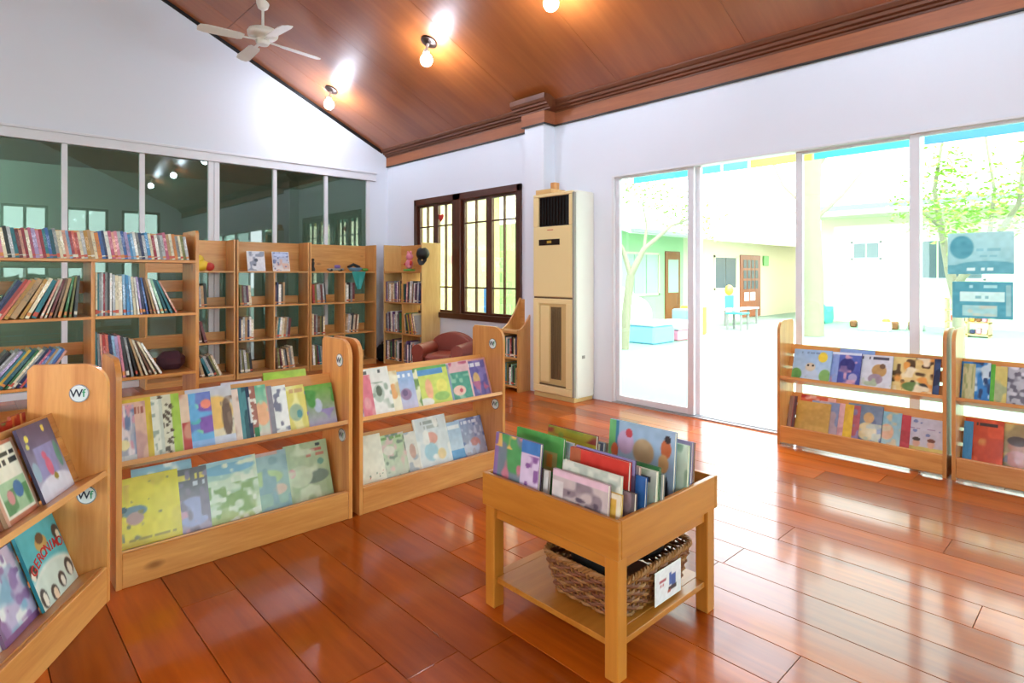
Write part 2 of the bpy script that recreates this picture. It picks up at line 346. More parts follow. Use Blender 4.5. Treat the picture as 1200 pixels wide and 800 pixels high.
# gable edge strip (dark line), cornice fascia and moulding
mb = MB()
for sg in (1, -1):
    mb.prism([(sg * 4.55, ceil_z(4.55) - .045), (0, RIDGE - .045), (0, RIDGE + .005), (sg * 4.55, ceil_z(4.55) + .005)], 'y', YB - .012, YB - .001)
tag(mb.build('trim_3', 'black'), kind='structure')
mbF, mbM, mbShade = MB(), MB(), MB()
def seg(x, y0, y1, e=0.0):
    mbF.box(x - .022, y0, 2.838, x, y1, 2.975)
    zt = lambda q: min(ceil_z(q) + .01, 3.11)
    mbM.prism([(x, 2.962), (x - .026, 2.962), (x - .026, 2.978), (x - .045, 2.985), (x - .05, 3.0), (x - .075, 3.008), (x - .08, 3.03), (x - .1, 3.036), (x - .115, 3.06), (x - .115, zt(x - .115)), (x, zt(x))], 'y', y0 - e, y1 + e)
    mbShade.box(x - .026, y0, 2.826, x, y1, 2.838)  # black strip standing in for the shadow line under the fascia
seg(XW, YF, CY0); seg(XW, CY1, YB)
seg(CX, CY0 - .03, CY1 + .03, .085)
for (ya, yb) in ((CY0 - .03, CY0), (CY1, CY1 + .03)):
    mbF.box(CX, ya, 2.838, XW - .022, yb, 2.975); mbShade.box(CX, ya, 2.826, XW - .026, yb, 2.838)
for (ya, yb) in ((CY0 - .11, CY0), (CY1, CY1 + .11)):
    s_ = -1 if ya < CY0 - .05 else 1; y_ = CY0 if s_ < 0 else CY1
    mbM.prism([(y_, 2.962), (y_ + s_ * .026, 2.962), (y_ + s_ * .045, 2.985), (y_ + s_ * .075, 3.008), (y_ + s_ * .1, 3.036), (y_ + s_ * .115, 3.06), (y_ + s_ * .115, 3.1), (y_, 3.1)], 'x', CX - .001, XW - .03)
tag(mbF.build('trim_4', 'cornice_wood'), kind='structure'); tag(mbM.build('trim_5', 'moulding_wood'), kind='structure'); tag(mbShade.build('fascia_shade_line', 'black'), kind='structure')

# glazed partition in the gable wall
win = empty('window_1', (0, YB, 0)); tag(win, kind='structure')
B('window_header', 'frame_white', win, (GX0 - .06, -.035, 2.6, GX1 + .09, 0.03, 2.70), (GX0 - .06, -.05, 2.70, GX1 + .10, 0.03, 2.727), c=.003)
B('window_sill', 'frame_white', win, (GX0 - .06, -.03, 0.0, GX1 + .06, 0.06, 0.07), c=.003)
edges = [(-1.33, -1.28), (-.64, -.59), (.0, .06), (.06, .12), (.785, .835), (1.48, 1.53), (2.188, 2.248), (2.252, 2.312), (2.958, 3.006), (3.658, 3.706), (4.30, 4.35), (GX0, GX0 + .05)]
for (a, b_) in edges: B('mullion', 'frame_white', win, (a, -.012, .07, b_, .05, 2.6), c=.003)
es = sorted(edges); 
for (a, b_) in zip(es[:-1], es[1:]):
    if b_[0] - a[1] > .1: B('pane', 'pane_dark', win, (a[1] - .005, .018, .07, b_[0] + .005, .024, 2.6))
# dim room behind the partition
mb = MB(); mb.box(-3, 11.2, 0, 4.65, 11.3, 3.0); mb.box(-3.1, 7.75, 0, -3, 11.3, 3.0); mb.box(4.65, 7.75, 0, 4.77, 11.3, 3.0)
tag(mb.build('wall_beyond', 'room_grey'), kind='structure')
tag(B('ceiling_beyond', 'room_grey', None, (-3, 7.75, 2.9, 4.65, 11.3, 3.0)), kind='structure')
tag(B('floor_beyond', 'floor_plank', None, (-3, 7.75, -.05, 4.65, 11.3, 0)), kind='structure')

# dark wood casement window in the door wall
win = empty('window_2', (XW, 0, 0)); tag(win, kind='structure')
fr = 0.085
B('frame_head', 'darkwood_y', win, (-.03, WY0, WZ1 - fr, .08, WY1, WZ1), c=.004); B('frame_sill', 'darkwood_y', win, (-.045, WY0 - .02, WZ0, .08, WY1 + .02, WZ0 + .07), c=.004)
B('jamb', 'darkwood_z', win, (-.03, WY0, WZ0, .08, WY0 + .06, WZ1), c=.004); B('jamb', 'darkwood_z', win, (-.03, WY1 - .06, WZ0, .08, WY1, WZ1), c=.004)
ymid = 5.93; B('mullion', 'darkwood_z', win, (-.03, ymid - .08, WZ0, .08, ymid + .08, WZ1), c=.004)
halves = [(WY0 + .06, ymid - .08), (ymid + .08, WY1 - .06)]
for (a, b_) in halves:
    mid = (a + b_) / 2
    for (c0, c1) in ((a, mid), (mid, b_)):
        cas = B('casement', 'darkwood_z', win, (0, c0, WZ0 + .07, .045, c0 + .052, WZ1 - fr), (0, c1 - .052, WZ0 + .07, .045, c1, WZ1 - fr), (0, c0 + .052, WZ0 + .07, .045, c1 - .052, WZ0 + .10), (0, c0 + .052, WZ1 - fr - .03, .045, c1 - .052, WZ1 - fr), c=.003)
        p0, p1, q0, q1 = c0 + .052, c1 - .052, WZ0 + .10, WZ1 - fr - .03
        B('pane', 'pane_wood', cas, (.022, p0, q0, .027, p1, q1))
        pm = (p0 + p1) / 2
        B('muntin', 'darkwood_z', cas, (.012, pm - .011, q0, .037, pm + .011, q1))
        for zz in (q0 + .30, q1 - .27): B('muntin', 'darkwood_y', cas, (.012, p0, zz - .009, .037, pm - .011, zz + .009), (.012, pm + .011, zz - .009, .037, p1, zz + .009))

# sliding glass doors
door = empty('door_1', (XW, 0, 0)); tag(door, kind='structure')
B('door_head', 'frame_white', door, (-.008, D0, HEAD - .018, .11, D1, HEAD), c=.003)
B('door_jamb', 'frame_white', door, (-.008, D1 - .03, 0.012, .11, D1, HEAD - .018), c=.003); B('door_jamb', 'frame_white', door, (-.008, D0, .012, .11, D0 + .05, HEAD - .018), c=.003)
def leaf(y0, y1, xo, s0=.05, s1=.05):
    l = B('door_leaf', 'frame_white', door, (xo, y0, .02, xo + .035, y0 + s0, HEAD - .018), (xo, y1 - s1, .02, xo + .035, y1, HEAD - .018), (xo, y0 + s0, .02, xo + .035, y1 - s1, .075), (xo, y0 + s0, HEAD - .036, xo + .035, y1 - s1, HEAD - .018), c=.002)
    B('pane', 'pane_clear', l, (xo + .015, y0 + s0, .075, xo + .021, y1 - s1, HEAD - .036)); return l
leaf(2.64, 3.475, .02, .06, .045); B('door_post', 'frame_white', door, (.06, 2.60, .02, .1, 2.66, HEAD - .018), c=.003)
leaf(0.985, 1.80, .06, .05, .05); leaf(0.10, 1.045, .02, .05, .06); leaf(-.80, .15, .06); leaf(-1.70, -.75, .02); leaf(-2.55, -1.66, .06)
for i, (a, b_) in enumerate(FW):
    win = empty('window_%d' % (3 + i), (0, YF, 0)); tag(win, kind='structure')
    B('frame', 'darkwood_z', win, (a, -.1, FZ0, a + .06, 0, FZ1), (b_ - .06, -.1, FZ0, b_, 0, FZ1), (a, -.1, FZ1 - .06, b_, 0, FZ1), (a, -.1, FZ0, b_, 0, FZ0 + .06), ((a + b_) / 2 - .03, -.1, FZ0, (a + b_) / 2 + .03, 0, FZ1))
    B('pane', 'pane_clear', win, (a + .06, -.06, FZ0 + .06, b_ - .06, -.055, FZ1 - .06))

# ------------------------------------------------------------------ printed book covers
def vnoise(nx, ny, sc_, rng):
    g = rng.rand(int(sc_) + 3, int(sc_) + 3)
    u = np.linspace(0, sc_, nx); v = np.linspace(0, sc_, ny); iu = u.astype(int); iv = v.astype(int); fu = u - iu; fv = v - iv
    fu = fu * fu * (3 - 2 * fu); fv = fv * fv * (3 - 2 * fv)
    a = g[iv][:, iu]; b_ = g[iv][:, iu + 1]; c = g[iv + 1][:, iu]; d = g[iv + 1][:, iu + 1]
    return (a * (1 - fu) + b_ * fu) * (1 - fv)[:, None] + (c * (1 - fu) + d * fu) * fv[:, None]
def hexa(h): return np.array([int(h[i:i + 2], 16) / 255 for i in (0, 2, 4)])
def paint(ops, nx, ny, seed):
    rng = np.random.RandomState(seed); U, V = np.meshgrid(np.linspace(0, 1, nx), np.linspace(0, 1, ny)); C = np.ones((ny, nx, 3)) * .8
    for op in ops:
        k = op[0]; m_ = None
        if k == 'bg': C[:] = hexa(op[1]); continue
        if k == 'g': C[:] = hexa(op[2]) * (1 - V[..., None]) + hexa(op[1]) * V[..., None]; continue
        if k == 'e':
            cx, cy, rx, ry, c = op[1:]; m_ = np.clip((1 - ((U - cx) / rx) ** 2 - ((V - cy) / ry) ** 2) * 4, 0, 1)
        elif k == 'r':
            x0, y0, x1, y1, c = op[1:]; m_ = ((U >= x0) & (U <= x1) & (V >= y0) & (V <= y1)) * 1.0
        elif k == 'n':
            s_, c, th = op[1:4]; m_ = np.clip((vnoise(nx, ny, s_, rng) - th) * 7, 0, 1)
            if len(op) > 4: x0, y0, x1, y1 = op[4:]; m_ = m_ * ((U >= x0) & (U <= x1) & (V >= y0) & (V <= y1))
        elif k == 't':
            x0, x1, y0, y1, c = op[1:]; r = rng.rand(int(max(3, (x1 - x0) * 22))); ii = np.clip(((U - x0) / (x1 - x0) * len(r)).astype(int), 0, len(r) - 1)
            m_ = ((U >= x0) & (U <= x1) & (V >= y0) & (V <= y1) & (r[ii] > .3)) * 1.0
        elif k == 's':
            n_, c, rr = op[1:4]; bx = op[4:] or (0, 0, 1, 1); m_ = np.zeros_like(U)
            for _ in range(n_):
                cx = bx[0] + (bx[2] - bx[0]) * rng.rand(); cy = bx[1] + (bx[3] - bx[1]) * rng.rand(); q = rr * (.5 + rng.rand())
                m_ = np.maximum(m_, np.clip((1 - ((U - cx) / q) ** 2 - ((V - cy) / (q * .75)) ** 2) * 4, 0, 1))
        m_ = m_[..., None]; C = C * (1 - m_) + hexa(c) * m_
    C = C + (vnoise(nx, ny, 12, rng)[..., None] - .5) * .06
    C = np.clip(C, 0, 1); return np.where(C <= .04045, C / 12.92, ((C + .055) / 1.055) ** 2.4)
def auto_art(bgc, cols, seed, title='2a2a3a'):
    rng = np.random.RandomState(seed); ops = [('g', bgc, cols[0])]
    ops.append(('n', rng.randint(3, 6), cols[rng.randint(len(cols))], .58))
    for _ in range(rng.randint(2, 5)):
        ops.append(('e', rng.uniform(.2, .8), rng.uniform(.15, .6), rng.uniform(.1, .28), rng.uniform(.08, .2), cols[rng.randint(len(cols))]))
    ops.append(('n', rng.randint(8, 13), cols[rng.randint(len(cols))], .66, 0, 0, 1, .62))
    ops.append(('t', .12, .88, .80, .9, title))
    if rng.rand() < .5: ops.append(('t', .25, .75, .70, .76, title))
    return ops
_seed = [100]
def print_mesh(w_, h_, ops, res=150):
    _seed[0] += 1; nx = max(18, min(64, int(w_ * res))); ny = max(20, min(76, int(h_ * res)))
    C = paint(ops, nx, ny, _seed[0]); U, V = np.meshgrid(np.linspace(0, w_, nx), np.linspace(0, h_, ny))
    co = np.stack([U, np.zeros_like(U), V], -1).reshape(-1, 3); idx = np.arange(nx * ny).reshape(ny, nx)
    f = np.stack([idx[:-1, :-1], idx[:-1, 1:], idx[1:, 1:], idx[1:, :-1]], -1).reshape(-1, 4)
    me = bpy.data.meshes.new('cover_print'); me.from_pydata(co.tolist(), [], f.tolist())
    ca = me.color_attributes.new('Col', 'FLOAT_COLOR', 'POINT'); ca.data.foreach_set('color', np.concatenate([C.reshape(-1, 3), np.ones((nx * ny, 1))], 1).ravel())
    me.materials.append(M['cover_print']); me.update(); return me
def tint(o, h): o.color = srgb(h)
def face_book(mat, w_, h_, t, ops, edge, label, group, res=210, thick=.0016):
    """picture book standing face-out: x width, y thickness (front cover at y=0), z height"""
    r = empty('picture_book', label=label, cat='book', group=group, mat=mat)
    b_ = min(thick, t * .25)
    c = B('cover', 'cover_plain', r, (0, 0, 0, w_, b_, h_), (0, t - b_, 0, w_, t, h_), (0, b_, 0, b_, t - b_, h_)); tint(c, edge)
    B('pages', 'pages', r, (b_, b_, .003, w_ - .003, t - b_, h_ - .003))
    p = link('cover_print', print_mesh(w_, h_, ops, res), r); p.location = (0, -.0004, 0)
    return r
m, nt, b = newmat('cover_plain')
oi = N(nt, 'ShaderNodeObjectInfo'); nt.links.new(oi.outputs['Color'], b.inputs['Base Color']); b.inputs['Roughness'].default_value = 0.4

# ------------------------------------------------------------------ sloped display shelves
TH = rad(20); ct, st = math.cos(TH), math.sin(TH)
def display_unit(loc, rz, label, L=1.02, D=.30, kick0=0.0, badges=True, lower_y=.17, upper_y=.125):
    r = empty('display_shelf', loc, rz, label, 'bookshelf', 'sloped pine display shelves')
    H = .91; R_ = .085
    prof = [(0, 0), (D, 0), (D, H - .02), (D - .02, H)] + [(R_ - R_ * math.sin(a), H - R_ + R_ * math.cos(a)) for a in [rad(11.25 * i) for i in range(9)]]
    for x0 in (0, L - .02):
        sp_ = MB().prism(prof, 'x', x0, x0 + .02).build('side_panel', 'pine_z', r)
        if badges and x0 > 0:
            for (by, bz) in ((.095, .80), (.07, .415)):
                bd = MB(); bd.tube([(x0 - .004, by, bz), (x0, by, bz)], .034, 24); o = bd.build('badge', 'badge_rim', sp_)
                bd = MB(); bd.tube([(x0 - .0055, by, bz), (x0 - .004, by, bz)], .030, 24); bd.cur = 1; bd.build('badge_face', 'badge_face', sp_)
                mt = Matrix.Translation((x0 - .006, by, bz)) @ Matrix(((0, 0, -1, 0), (-1, 0, 0, 0), (0, 1, 0, 0), (0, 0, 0, 1)))
                letters_on(sp_, 'W', .042, 'ink_navy', mt @ Matrix.Translation((-.008, 0, 0)), 'badge_letter')
                letters_on(sp_, 'f', .042, 'ink_green', mt @ Matrix.Translation((.017, 0, 0)), 'badge_letter')
    tiers = {}
    for nm, yb, zb, ln in (('up', upper_y, .505 - upper_y * .345, upper_y), ('lo', lower_y, .138 - (lower_y - .02) * .345, lower_y - .015)):
        bp = (yb, zb); ey = (ct, -st); ez = (st, ct)
        P = lambda a, n_: (bp[0] + ey[0] * n_ + ez[0] * a, bp[1] + ey[1] * n_ + ez[1] * a)
        MB().prism([P(0, .014), P(0, -ln), P(-.02, -ln), P(-.02, .014)], 'x', .0205, L - .0205).build('shelf', 'pine_x', r)
        for (a0, a1) in ((.012, .085), (.107, .18), (.202, .275)):
            MB().prism([P(a0, .0), P(a1, .0), P(a1, .014), P(a0, .014)], 'x', .0205, L - .0205).build('slat', 'pine_x', r)
        tiers[nm] = bp
    B('kickboard', 'pine_x', r, (.0205, 0, kick0, L - .0205, .016, .138), c=.003)
    W = Matrix.Translation(loc) @ Matrix.Rotation(rz, 4, 'Z')
    return r, W, tiers
def tier_row(unit, tier, items, side=1, phi=8.0, W0=None, group='', res=210, n0=0.0):
    r, W, tiers = unit; bp = tiers[tier]; ph = rad(phi); prev = None
    base = W @ Matrix.Translation((0, bp[0], bp[1])) @ Matrix.Rotation(-TH, 4, 'X')
    W0 = max(i[1] for i in items) * math.cos(ph)
    seq = items if side > 0 else items[::-1]
    for (xe, w_, h_, edge, ops, label) in seq:
        if side > 0:
            c = xe - W0; t = .010 if prev is None else max(.002, min(.011, (c - prev) * math.sin(ph) * .92)); xl = xe - w_ * math.cos(ph)
            nl = (xl - c) * math.tan(ph); xo, yo, a = xl - t * math.sin(ph), -nl - t * math.cos(ph), -ph
        else:
            c = xe - w_ * math.cos(ph) + W0
            t = .010 if prev is None else max(.002, min(.011, (prev - c) * math.sin(ph) * .92)); xl = xe - w_ * math.cos(ph)
            nl = (c - xl) * math.tan(ph); xo, yo, a = xl + t * math.sin(ph), -nl - t * math.cos(ph), ph
        prev = c
        face_book(base @ Matrix.Translation((xo, yo - .001 - n0, .0008)) @ Matrix.Rotation(a, 4, 'Z'), w_, h_, t, ops, edge, label, group, res)

AA = auto_art
L1 = display_unit((.455, 2.755, 0), 0, 'sloped pine display shelf with bright yellow picture book on its lower ledge')
L2 = display_unit((1.515, 2.755, 0), 0, 'sloped pine display shelf with white blank-covered book, nearest the red armchair', L=1.025)
ang = rad(57); U3L = 1.02
U3 = display_unit((.427 - U3L * math.cos(ang), 2.70 - U3L * math.sin(ang), 0), ang, 'sloped pine display shelf turned diagonally, holding the turquoise penguin book', D=.27, lower_y=.105, upper_y=.095)
R1 = display_unit((4.395, 1.81, 0), rad(-90), 'sloped pine display shelf before glass doors with a bear and sun book', D=.25, kick0=.018, badges=False, lower_y=.14)
R2 = display_unit((4.395, .765, 0), rad(-90), 'sloped pine display shelf before glass doors under teal window posters', D=.25, kick0=.018, badges=False, lower_y=.14)

# --- books, diagonal shelf
tier_row(U3, 'up', [
    (.50, .17, .22, 'd8a25a', AA('d8b45a', ['c06a3a', 'e8d8a8', '5a7a4a'], 11), 'orange and mustard picture book on the diagonal shelf beside poppy-covered one'),
    (.61, .19, .24, '7a3a2a', AA('8a4a3a', ['a0604a', 'c08a6a'], 12), 'dark brown picture book peeking out left of the cream garden book'),
    (.73, .20, .25, 'c9a78a', [('bg', 'efe9d8'), ('r', 0, 0, 1, .06, 'c77a5a'), ('r', 0, .95, 1, 1, 'c77a5a'), ('r', 0, 0, .07, 1, 'd9a58a'), ('r', .93, 0, 1, 1, 'd9a58a'), ('t', .14, .9, .80, .87, '2a2a2a'), ('t', .2, .9, .70, .77, '2a2a2a'), ('r', .12, .1, .9, .5, 'a8c8a0'), ('n', 5, '5f8f5a', .55, .12, .1, .9, .4), ('e', .62, .36, .14, .12, '3f6fa8'), ('e', .35, .3, .1, .1, 'd08a8a')], 'cream book with garden picture and terracotta border on the diagonal shelf'),
    (.945, .225, .265, '4a3f5e', [('g', '453f63', 'c9c6e2'), ('n', 3, '8f8fc4', .55, 0, .1, 1, .7), ('e', .5, .1, .6, .2, 'dcdcee'), ('e', .16, .84, .06, .05, 'e8d860'), ('e', .72, .9, .05, .05, 'e8d860'), ('e', .12, .74, .05, .04, 'd8d070'), ('e', .5, .40, .10, .14, 'd86a8c'), ('e', .46, .56, .07, .06, 'd86a8c'), ('e', .58, .24, .07, .05, 'a8943c'), ('e', .88, .5, .08, .2, '5a9a8a'), ('e', .1, .4, .1, .14, '8fb0c8')], 'purple night-sky picture book with a pink animal on diagonal shelf'),
], side=-1, phi=7, group='picture books on the diagonal shelf', res=220)
tier_row(U3, 'lo', [
    (.52, .19, .24, '7a7a3a', AA('8a8a4a', ['b8b060', '5a6a3a', 'd8d090'], 21), 'olive green picture book on the diagonal shelf lower ledge'),
    (.63, .2, .24, 'e8dede', [('bg', 'ece6e4'), ('n', 5, 'c86a8a', .62, .2, .1, 1, .6), ('n', 7, '8a9a7a', .66), ('t', .2, .9, .8, .9, 'b04a6a')], 'white picture book with pink flowers on diagonal shelf lower ledge'),
    (.74, .21, .26, '8a6a90', [('g', 'd9bcd2', 'bcb8dc'), ('n', 6, 'eef2f6', .52), ('n', 4, '8ab4d0', .64), ('r', 0, 0, .13, 1, '7d6488'), ('n', 9, '9a7ab0', .66), ('r', 0, 0, 1, .08, '8a5a90')], 'pastel lilac and silver picture book with purple spine on diagonal shelf'),
    (.99, .265, .30, '2a8a98', [('bg', '4fb9c6'), ('n', 3, '3aa6b8', .55, 0, .55, 1, 1), ('e', .5, .05, .75, .42, 'e6ece6'), ('e', .5, .12, .55, .3, 'd4e4dc'), ('e', .48, .66, .16, .1, 'c7a15e'), ('e', .48, .72, .1, .07, '6a4a34'), ('e', .9, .66, .1, .1, '3a3436'), ('e', .93, .62, .05, .06, 'f0e8d8'), ('e', .08, .44, .1, .09, '3a3436'), ('e', .06, .40, .05, .06, 'f0e8d8'), ('e', .1, .12, .09, .12, '3a3436'), ('e', .12, .1, .05, .09, 'f2ede2'), ('e', .36, .08, .1, .1, '3a3436'), ('e', .38, .06, .06, .08, 'eed9c0'), ('e', .62, .14, .1, .1, '40383a'), ('e', .63, .12, .05, .07, 'f2ede2'), ('e', .88, .2, .11, .12, '3a3436'), ('e', .88, .17, .06, .09, 'f2ede2')], 'turquoise picture book with penguins and red GERONIMO lettering on diagonal shelf'),
], side=-1, phi=7, group='picture books on the diagonal shelf', res=220)
# red arched lettering on the turquoise cover
gb = [o for o in COL.objects if o.get('label', '').startswith('turquoise picture book')][0]
for i, ch in enumerate('GERONIMO'):
    a = (i - 3.5) / 3.5; px_ = .135 + a * .105; pz = .165 - .02 * a * a + a * .012
    letters_on(gb, ch, .05, 'ink_red', Matrix.Translation((px_, -.0012, pz)) @ Matrix.Rotation(rad(90), 4, 'X') @ Matrix.Rotation(-a * rad(22) + rad(4), 4, 'Z'), 'title_letter')
# two books standing upright behind the diagonal shelf's top ledge, poppy covers
Wm = U3[1]
face_book(Wm @ Matrix.Translation((.70, .245, .46)) @ Matrix.Rotation(-rad(5), 4, 'X'), .21, .27, .012, [('bg', 'e9d9a8'), ('n', 4, 'c23a2c', .6), ('n', 6, 'f0e6cc', .62), ('n', 5, '5a8a4a', .68), ('s', 9, 'a81e22', .09)], 'c03a2a', 'picture book with red poppies over cream, propped behind diagonal shelf', 'poppy-covered books behind the diagonal shelf')
face_book(Wm @ Matrix.Translation((.915, .25, .46)) @ Matrix.Rotation(-rad(5), 4, 'X'), .08, .28, .012, [('bg', 'c9703a'), ('n', 4, '7a8a3a', .55), ('s', 6, 'b0302a', .12), ('n', 6, 'e0a860', .64)], 'a84a2a', 'rust orange picture book behind the diagonal shelf beside poppy one', 'poppy-covered books behind the diagonal shelf')

# --- books, first long shelf
tier_row(L1, 'up', [
    (.092, .07, .235, '8a86a8', [('bg', 'a9aec4'), ('n', 4, 'd69ab0', .52), ('n', 7, '6a7fae', .6), ('n', 6, 'e6dce4', .62), ('e', .4, .3, .3, .1, 'e8e0b0'), ('r', 0, 0, 1, .12, 'c8ccd4')], 'grey-blue book with pink feather stripes at the yellow-book shelf end'),
    (.134, .10, .245, 'd8ab98', [('bg', 'deb4a2'), ('n', 3, 'c89a94', .55), ('t', .6, .95, .8, .9, 'a85a4a')], 'dusty pink book beside the pink feather striped one'),
    (.156, .12, .26, 'cfae2e', [('bg', 'd9bb3a'), ('n', 3, 'c2a028', .6)], 'mustard yellow book between dusty pink and white dotted ones'),
    (.197, .14, .245, 'dfe0d4', [('bg', 'e4e4d8'), ('n', 14, '9aa79a', .62), ('r', .9, 0, 1, 1, 'c8ccc0')], 'white book with grey squiggles next to the mustard one'),
    (.265, .17, .26, 'b7cf52', [('bg', 'a9c84a'), ('r', 0, 0, .82, 1, 'd9d4be'), ('s', 60, '5a4a3a', .035, .5, 0, .82, 1), ('n', 3, '98bb3e', .6, .82, 0, 1, 1)], 'lime green book with a brown dotted strip on yellow-book shelf'),
    (.302, .17, .25, 'cf9a80', [('bg', 'e3c4ac'), ('r', .8, 0, 1, .5, 'c03f3a'), ('n', 3, 'd08a74', .6)], 'peach book with a red corner beside the lime dotted one'),
    (.394, .18, .25, '6b5fae', [('bg', '6f7fc6'), ('r', .72, .2, 1, .8, '8456b0'), ('e', .6, .75, .12, .07, '7fd0c4'), ('e', .62, .5, .12, .07, '58b8b8'), ('e', .66, .28, .12, .06, '7fd0a4'), ('e', .88, .78, .13, .09, 'f08a74'), ('n', 5, '6aaede', .6), ('r', .4, 0, 1, .14, '8fb6ea')], 'blue and purple book with teal flowers on yellow-book shelf'),
    (.486, .19, .27, 'c9b59c', [('g', 'c4c4d0', 'f0ddb4'), ('e', .62, .55, .4, .3, 'eebf6a'), ('e', .85, .45, .12, .35, '6f5548'), ('n', 10, '8a705f', .6, .72, .1, 1, .8), ('r', 0, 0, 1, .16, 'd4d8e8')], 'sunset orange book with a dark tree on yellow-book shelf'),
    (.516, .17, .245, 'e3c3b8', [('bg', 'ead2c6'), ('n', 5, 'c8a090', .6)], 'pale pink book beside the sunset tree book'),
    (.532, .17, .25, '4d8a92', [('bg', '4f8c94')], 'dull teal thin book right of the pale pink one'),
    (.550, .17, .25, '1f4f5c', [('bg', '24525e'), ('n', 8, '4f8c94', .65)], 'dark petrol thin book on the yellow-book shelf'),
    (.567, .17, .25, '1e3050', [('bg', '20304e'), ('t', .8, 1, .3, .8, 'dcdcdc')], 'navy thin book on the yellow-book shelf'),
    (.594, .17, .25, '8a4438', [('bg', 'a8685a'), ('s', 16, 'eee6dc', .05, .7, 0, 1, 1), ('r', .88, 0, 1, .2, '2f7a4a')], 'maroon book with white spots on the yellow-book shelf'),
    (.645, .18, .25, '7fb894', [('g', '6ab894', 'e8dcd0'), ('e', .85, .45, .2, .25, 'efb48a'), ('n', 6, 'a8d4b4', .6)], 'mint green book with a peach figure on yellow-book shelf'),
    (.674, .17, .24, 'c79a9c', [('bg', 'cf9fa2'), ('r', .88, 0, 1, 1, '8a8490')], 'dusky rose thin book next to the white scribbled one'),
    (.741, .18, .235, 'f0f0ee', [('bg', 'f2f2f0'), ('n', 10, '7a7a90', .64, .45, .05, 1, .95)], 'white book with grey brush lettering on the yellow-book shelf'),
    (.832, .18, .225, 'd8c44e', [('bg', 'e4d670'), ('n', 4, 'f0e8a0', .55), ('e', .72, .4, .2, .2, 'a8bc9c'), ('e', .8, .36, .08, .1, '5a9a9a'), ('t', .5, .95, .84, .92, 'd0a870')], 'soft yellow book with a small green animal on yellow-book shelf'),
    (.985, .19, .215, '8a9a4a', [('g', '6fae3a', 'b8a8d0'), ('r', 0, 0, .25, 1, 'e4c64a'), ('n', 5, '9a8ac0', .5, 0, 0, 1, .4), ('e', .55, .5, .12, .18, 'c4cde0'), ('n', 5, '4f9a3c', .6, .25, .4, 1, .9), ('e', .12, .85, .14, .1, '9a7aa8')], 'green meadow book with yellow edge and lilac flowers on yellow-book shelf'),
], phi=8, group='picture books on the long shelf behind the bin')
# row leaning behind, only tops in view
Wm = L1[1]; bp = L1[2]['up']
bb = Wm @ Matrix.Translation((0, bp[0], bp[1])) @ Matrix.Rotation(-TH, 4, 'X')
face_book(bb @ Matrix.Translation((.46, .016, .13)), .19, .16, .006, [('bg', 'c9c4d2'), ('t', .3, .9, .8, .92, '9a8aa8')], 'b8b2c4', 'pale lilac book wedged behind the slats of yellow-book shelf', 'books tucked behind the slats')
face_book(bb @ Matrix.Translation((.66, .016, .15)), .22, .165, .006, [('bg', 'a9cf2f'), ('n', 3, '98c028', .6)], '9ac02a', 'bright lime book wedged behind the slats of yellow-book shelf', 'books tucked behind the slats')
tier_row(L1, 'lo', [
    (.272, .245, .285, 'd8cc2a', [('bg', 'e3d732'), ('n', 3, 'd8c838', .6), ('n', 5, 'd6b050', .6, .1, .6, .8, .9), ('e', .3, .5, .2, .09, '6f8fa4'), ('e', .3, .4, .14, .1, 'b89a98'), ('e', .12, .55, .08, .05, '3f5f74'), ('n', 10, '8a8a5a', .64, .1, .1, .5, .5), ('t', .1, .9, .08, .12, 'a89a30'), ('s', 7, '9a9440', .02)], 'bright yellow picture book with a small blue donkey on the lower ledge'),
    (.392, .22, .275, '4a4a58', [('g', '5a5a60', 'b8a8c8'), ('t', .2, .95, .82, .9, 'e0d060'), ('t', .3, .95, .7, .78, 'c8ccd8'), ('e', .7, .3, .35, .25, 'a8acd8'), ('n', 7, 'd8a8c0', .6, 0, 0, 1, .5), ('n', 8, '8a8098', .64)], 'dark grey book with yellow title and lilac flowers, beside bright yellow one'),
    (.615, .25, .28, '9fc4bc', [('g', 'a8d0dc', 'b8c880'), ('n', 5, 'd4e4cc', .55), ('n', 8, '8fb070', .58, 0, 0, 1, .6), ('e', .5, .85, .5, .1, '7fb4d0'), ('n', 11, 'e6eedc', .64)], 'pale aqua and green meadow picture book on lower ledge'),
    (.764, .22, .275, '9ab4ac', [('g', '9cbcc4', '98bca8'), ('e', .5, .55, .4, .14, 'b4d094'), ('e', .75, .32, .2, .1, 'dcc4b0'), ('n', 6, '86a8b0', .6), ('r', 0, .94, .8, 1, 'd0a8a0')], 'muted blue-green book with a hilly landscape on lower ledge'),
    (.985, .225, .285, '9ab484', [('bg', 'b4c79a'), ('n', 3, 'a8be8c', .55), ('e', .62, .38, .36, .13, '6f7f6c'), ('e', .3, .42, .3, .2, 'ccd8b4'), ('e', .12, .5, .1, .08, 'e09aa0'), ('t', .5, .85, .82, .87, 'c06a5a'), ('t', .5, .9, .74, .79, 'c8806a'), ('e', .8, .62, .08, .06, '6aa08a'), ('e', .78, .93, .06, .035, '2a2a24'), ('n', 6, 'd8e4c4', .66)], 'sage green book with a big dark leaf on the lower ledge'),
], phi=5, n0=.007, group='large picture books on the lower ledge')
face_book(Wm @ Matrix.Translation((0, L1[2]['lo'][0], L1[2]['lo'][1])) @ Matrix.Rotation(-TH, 4, 'X') @ Matrix.Translation((.10, -.006, .045)), .24, .275, .005, [('g', '8fbcd6', 'c8d8de'), ('n', 7, 'eef4f6', .56), ('n', 3, '5a94c0', .62)], 'a8c8d8', 'plastic wrapped blue-white book behind the bright yellow one', 'large picture books on the lower ledge')

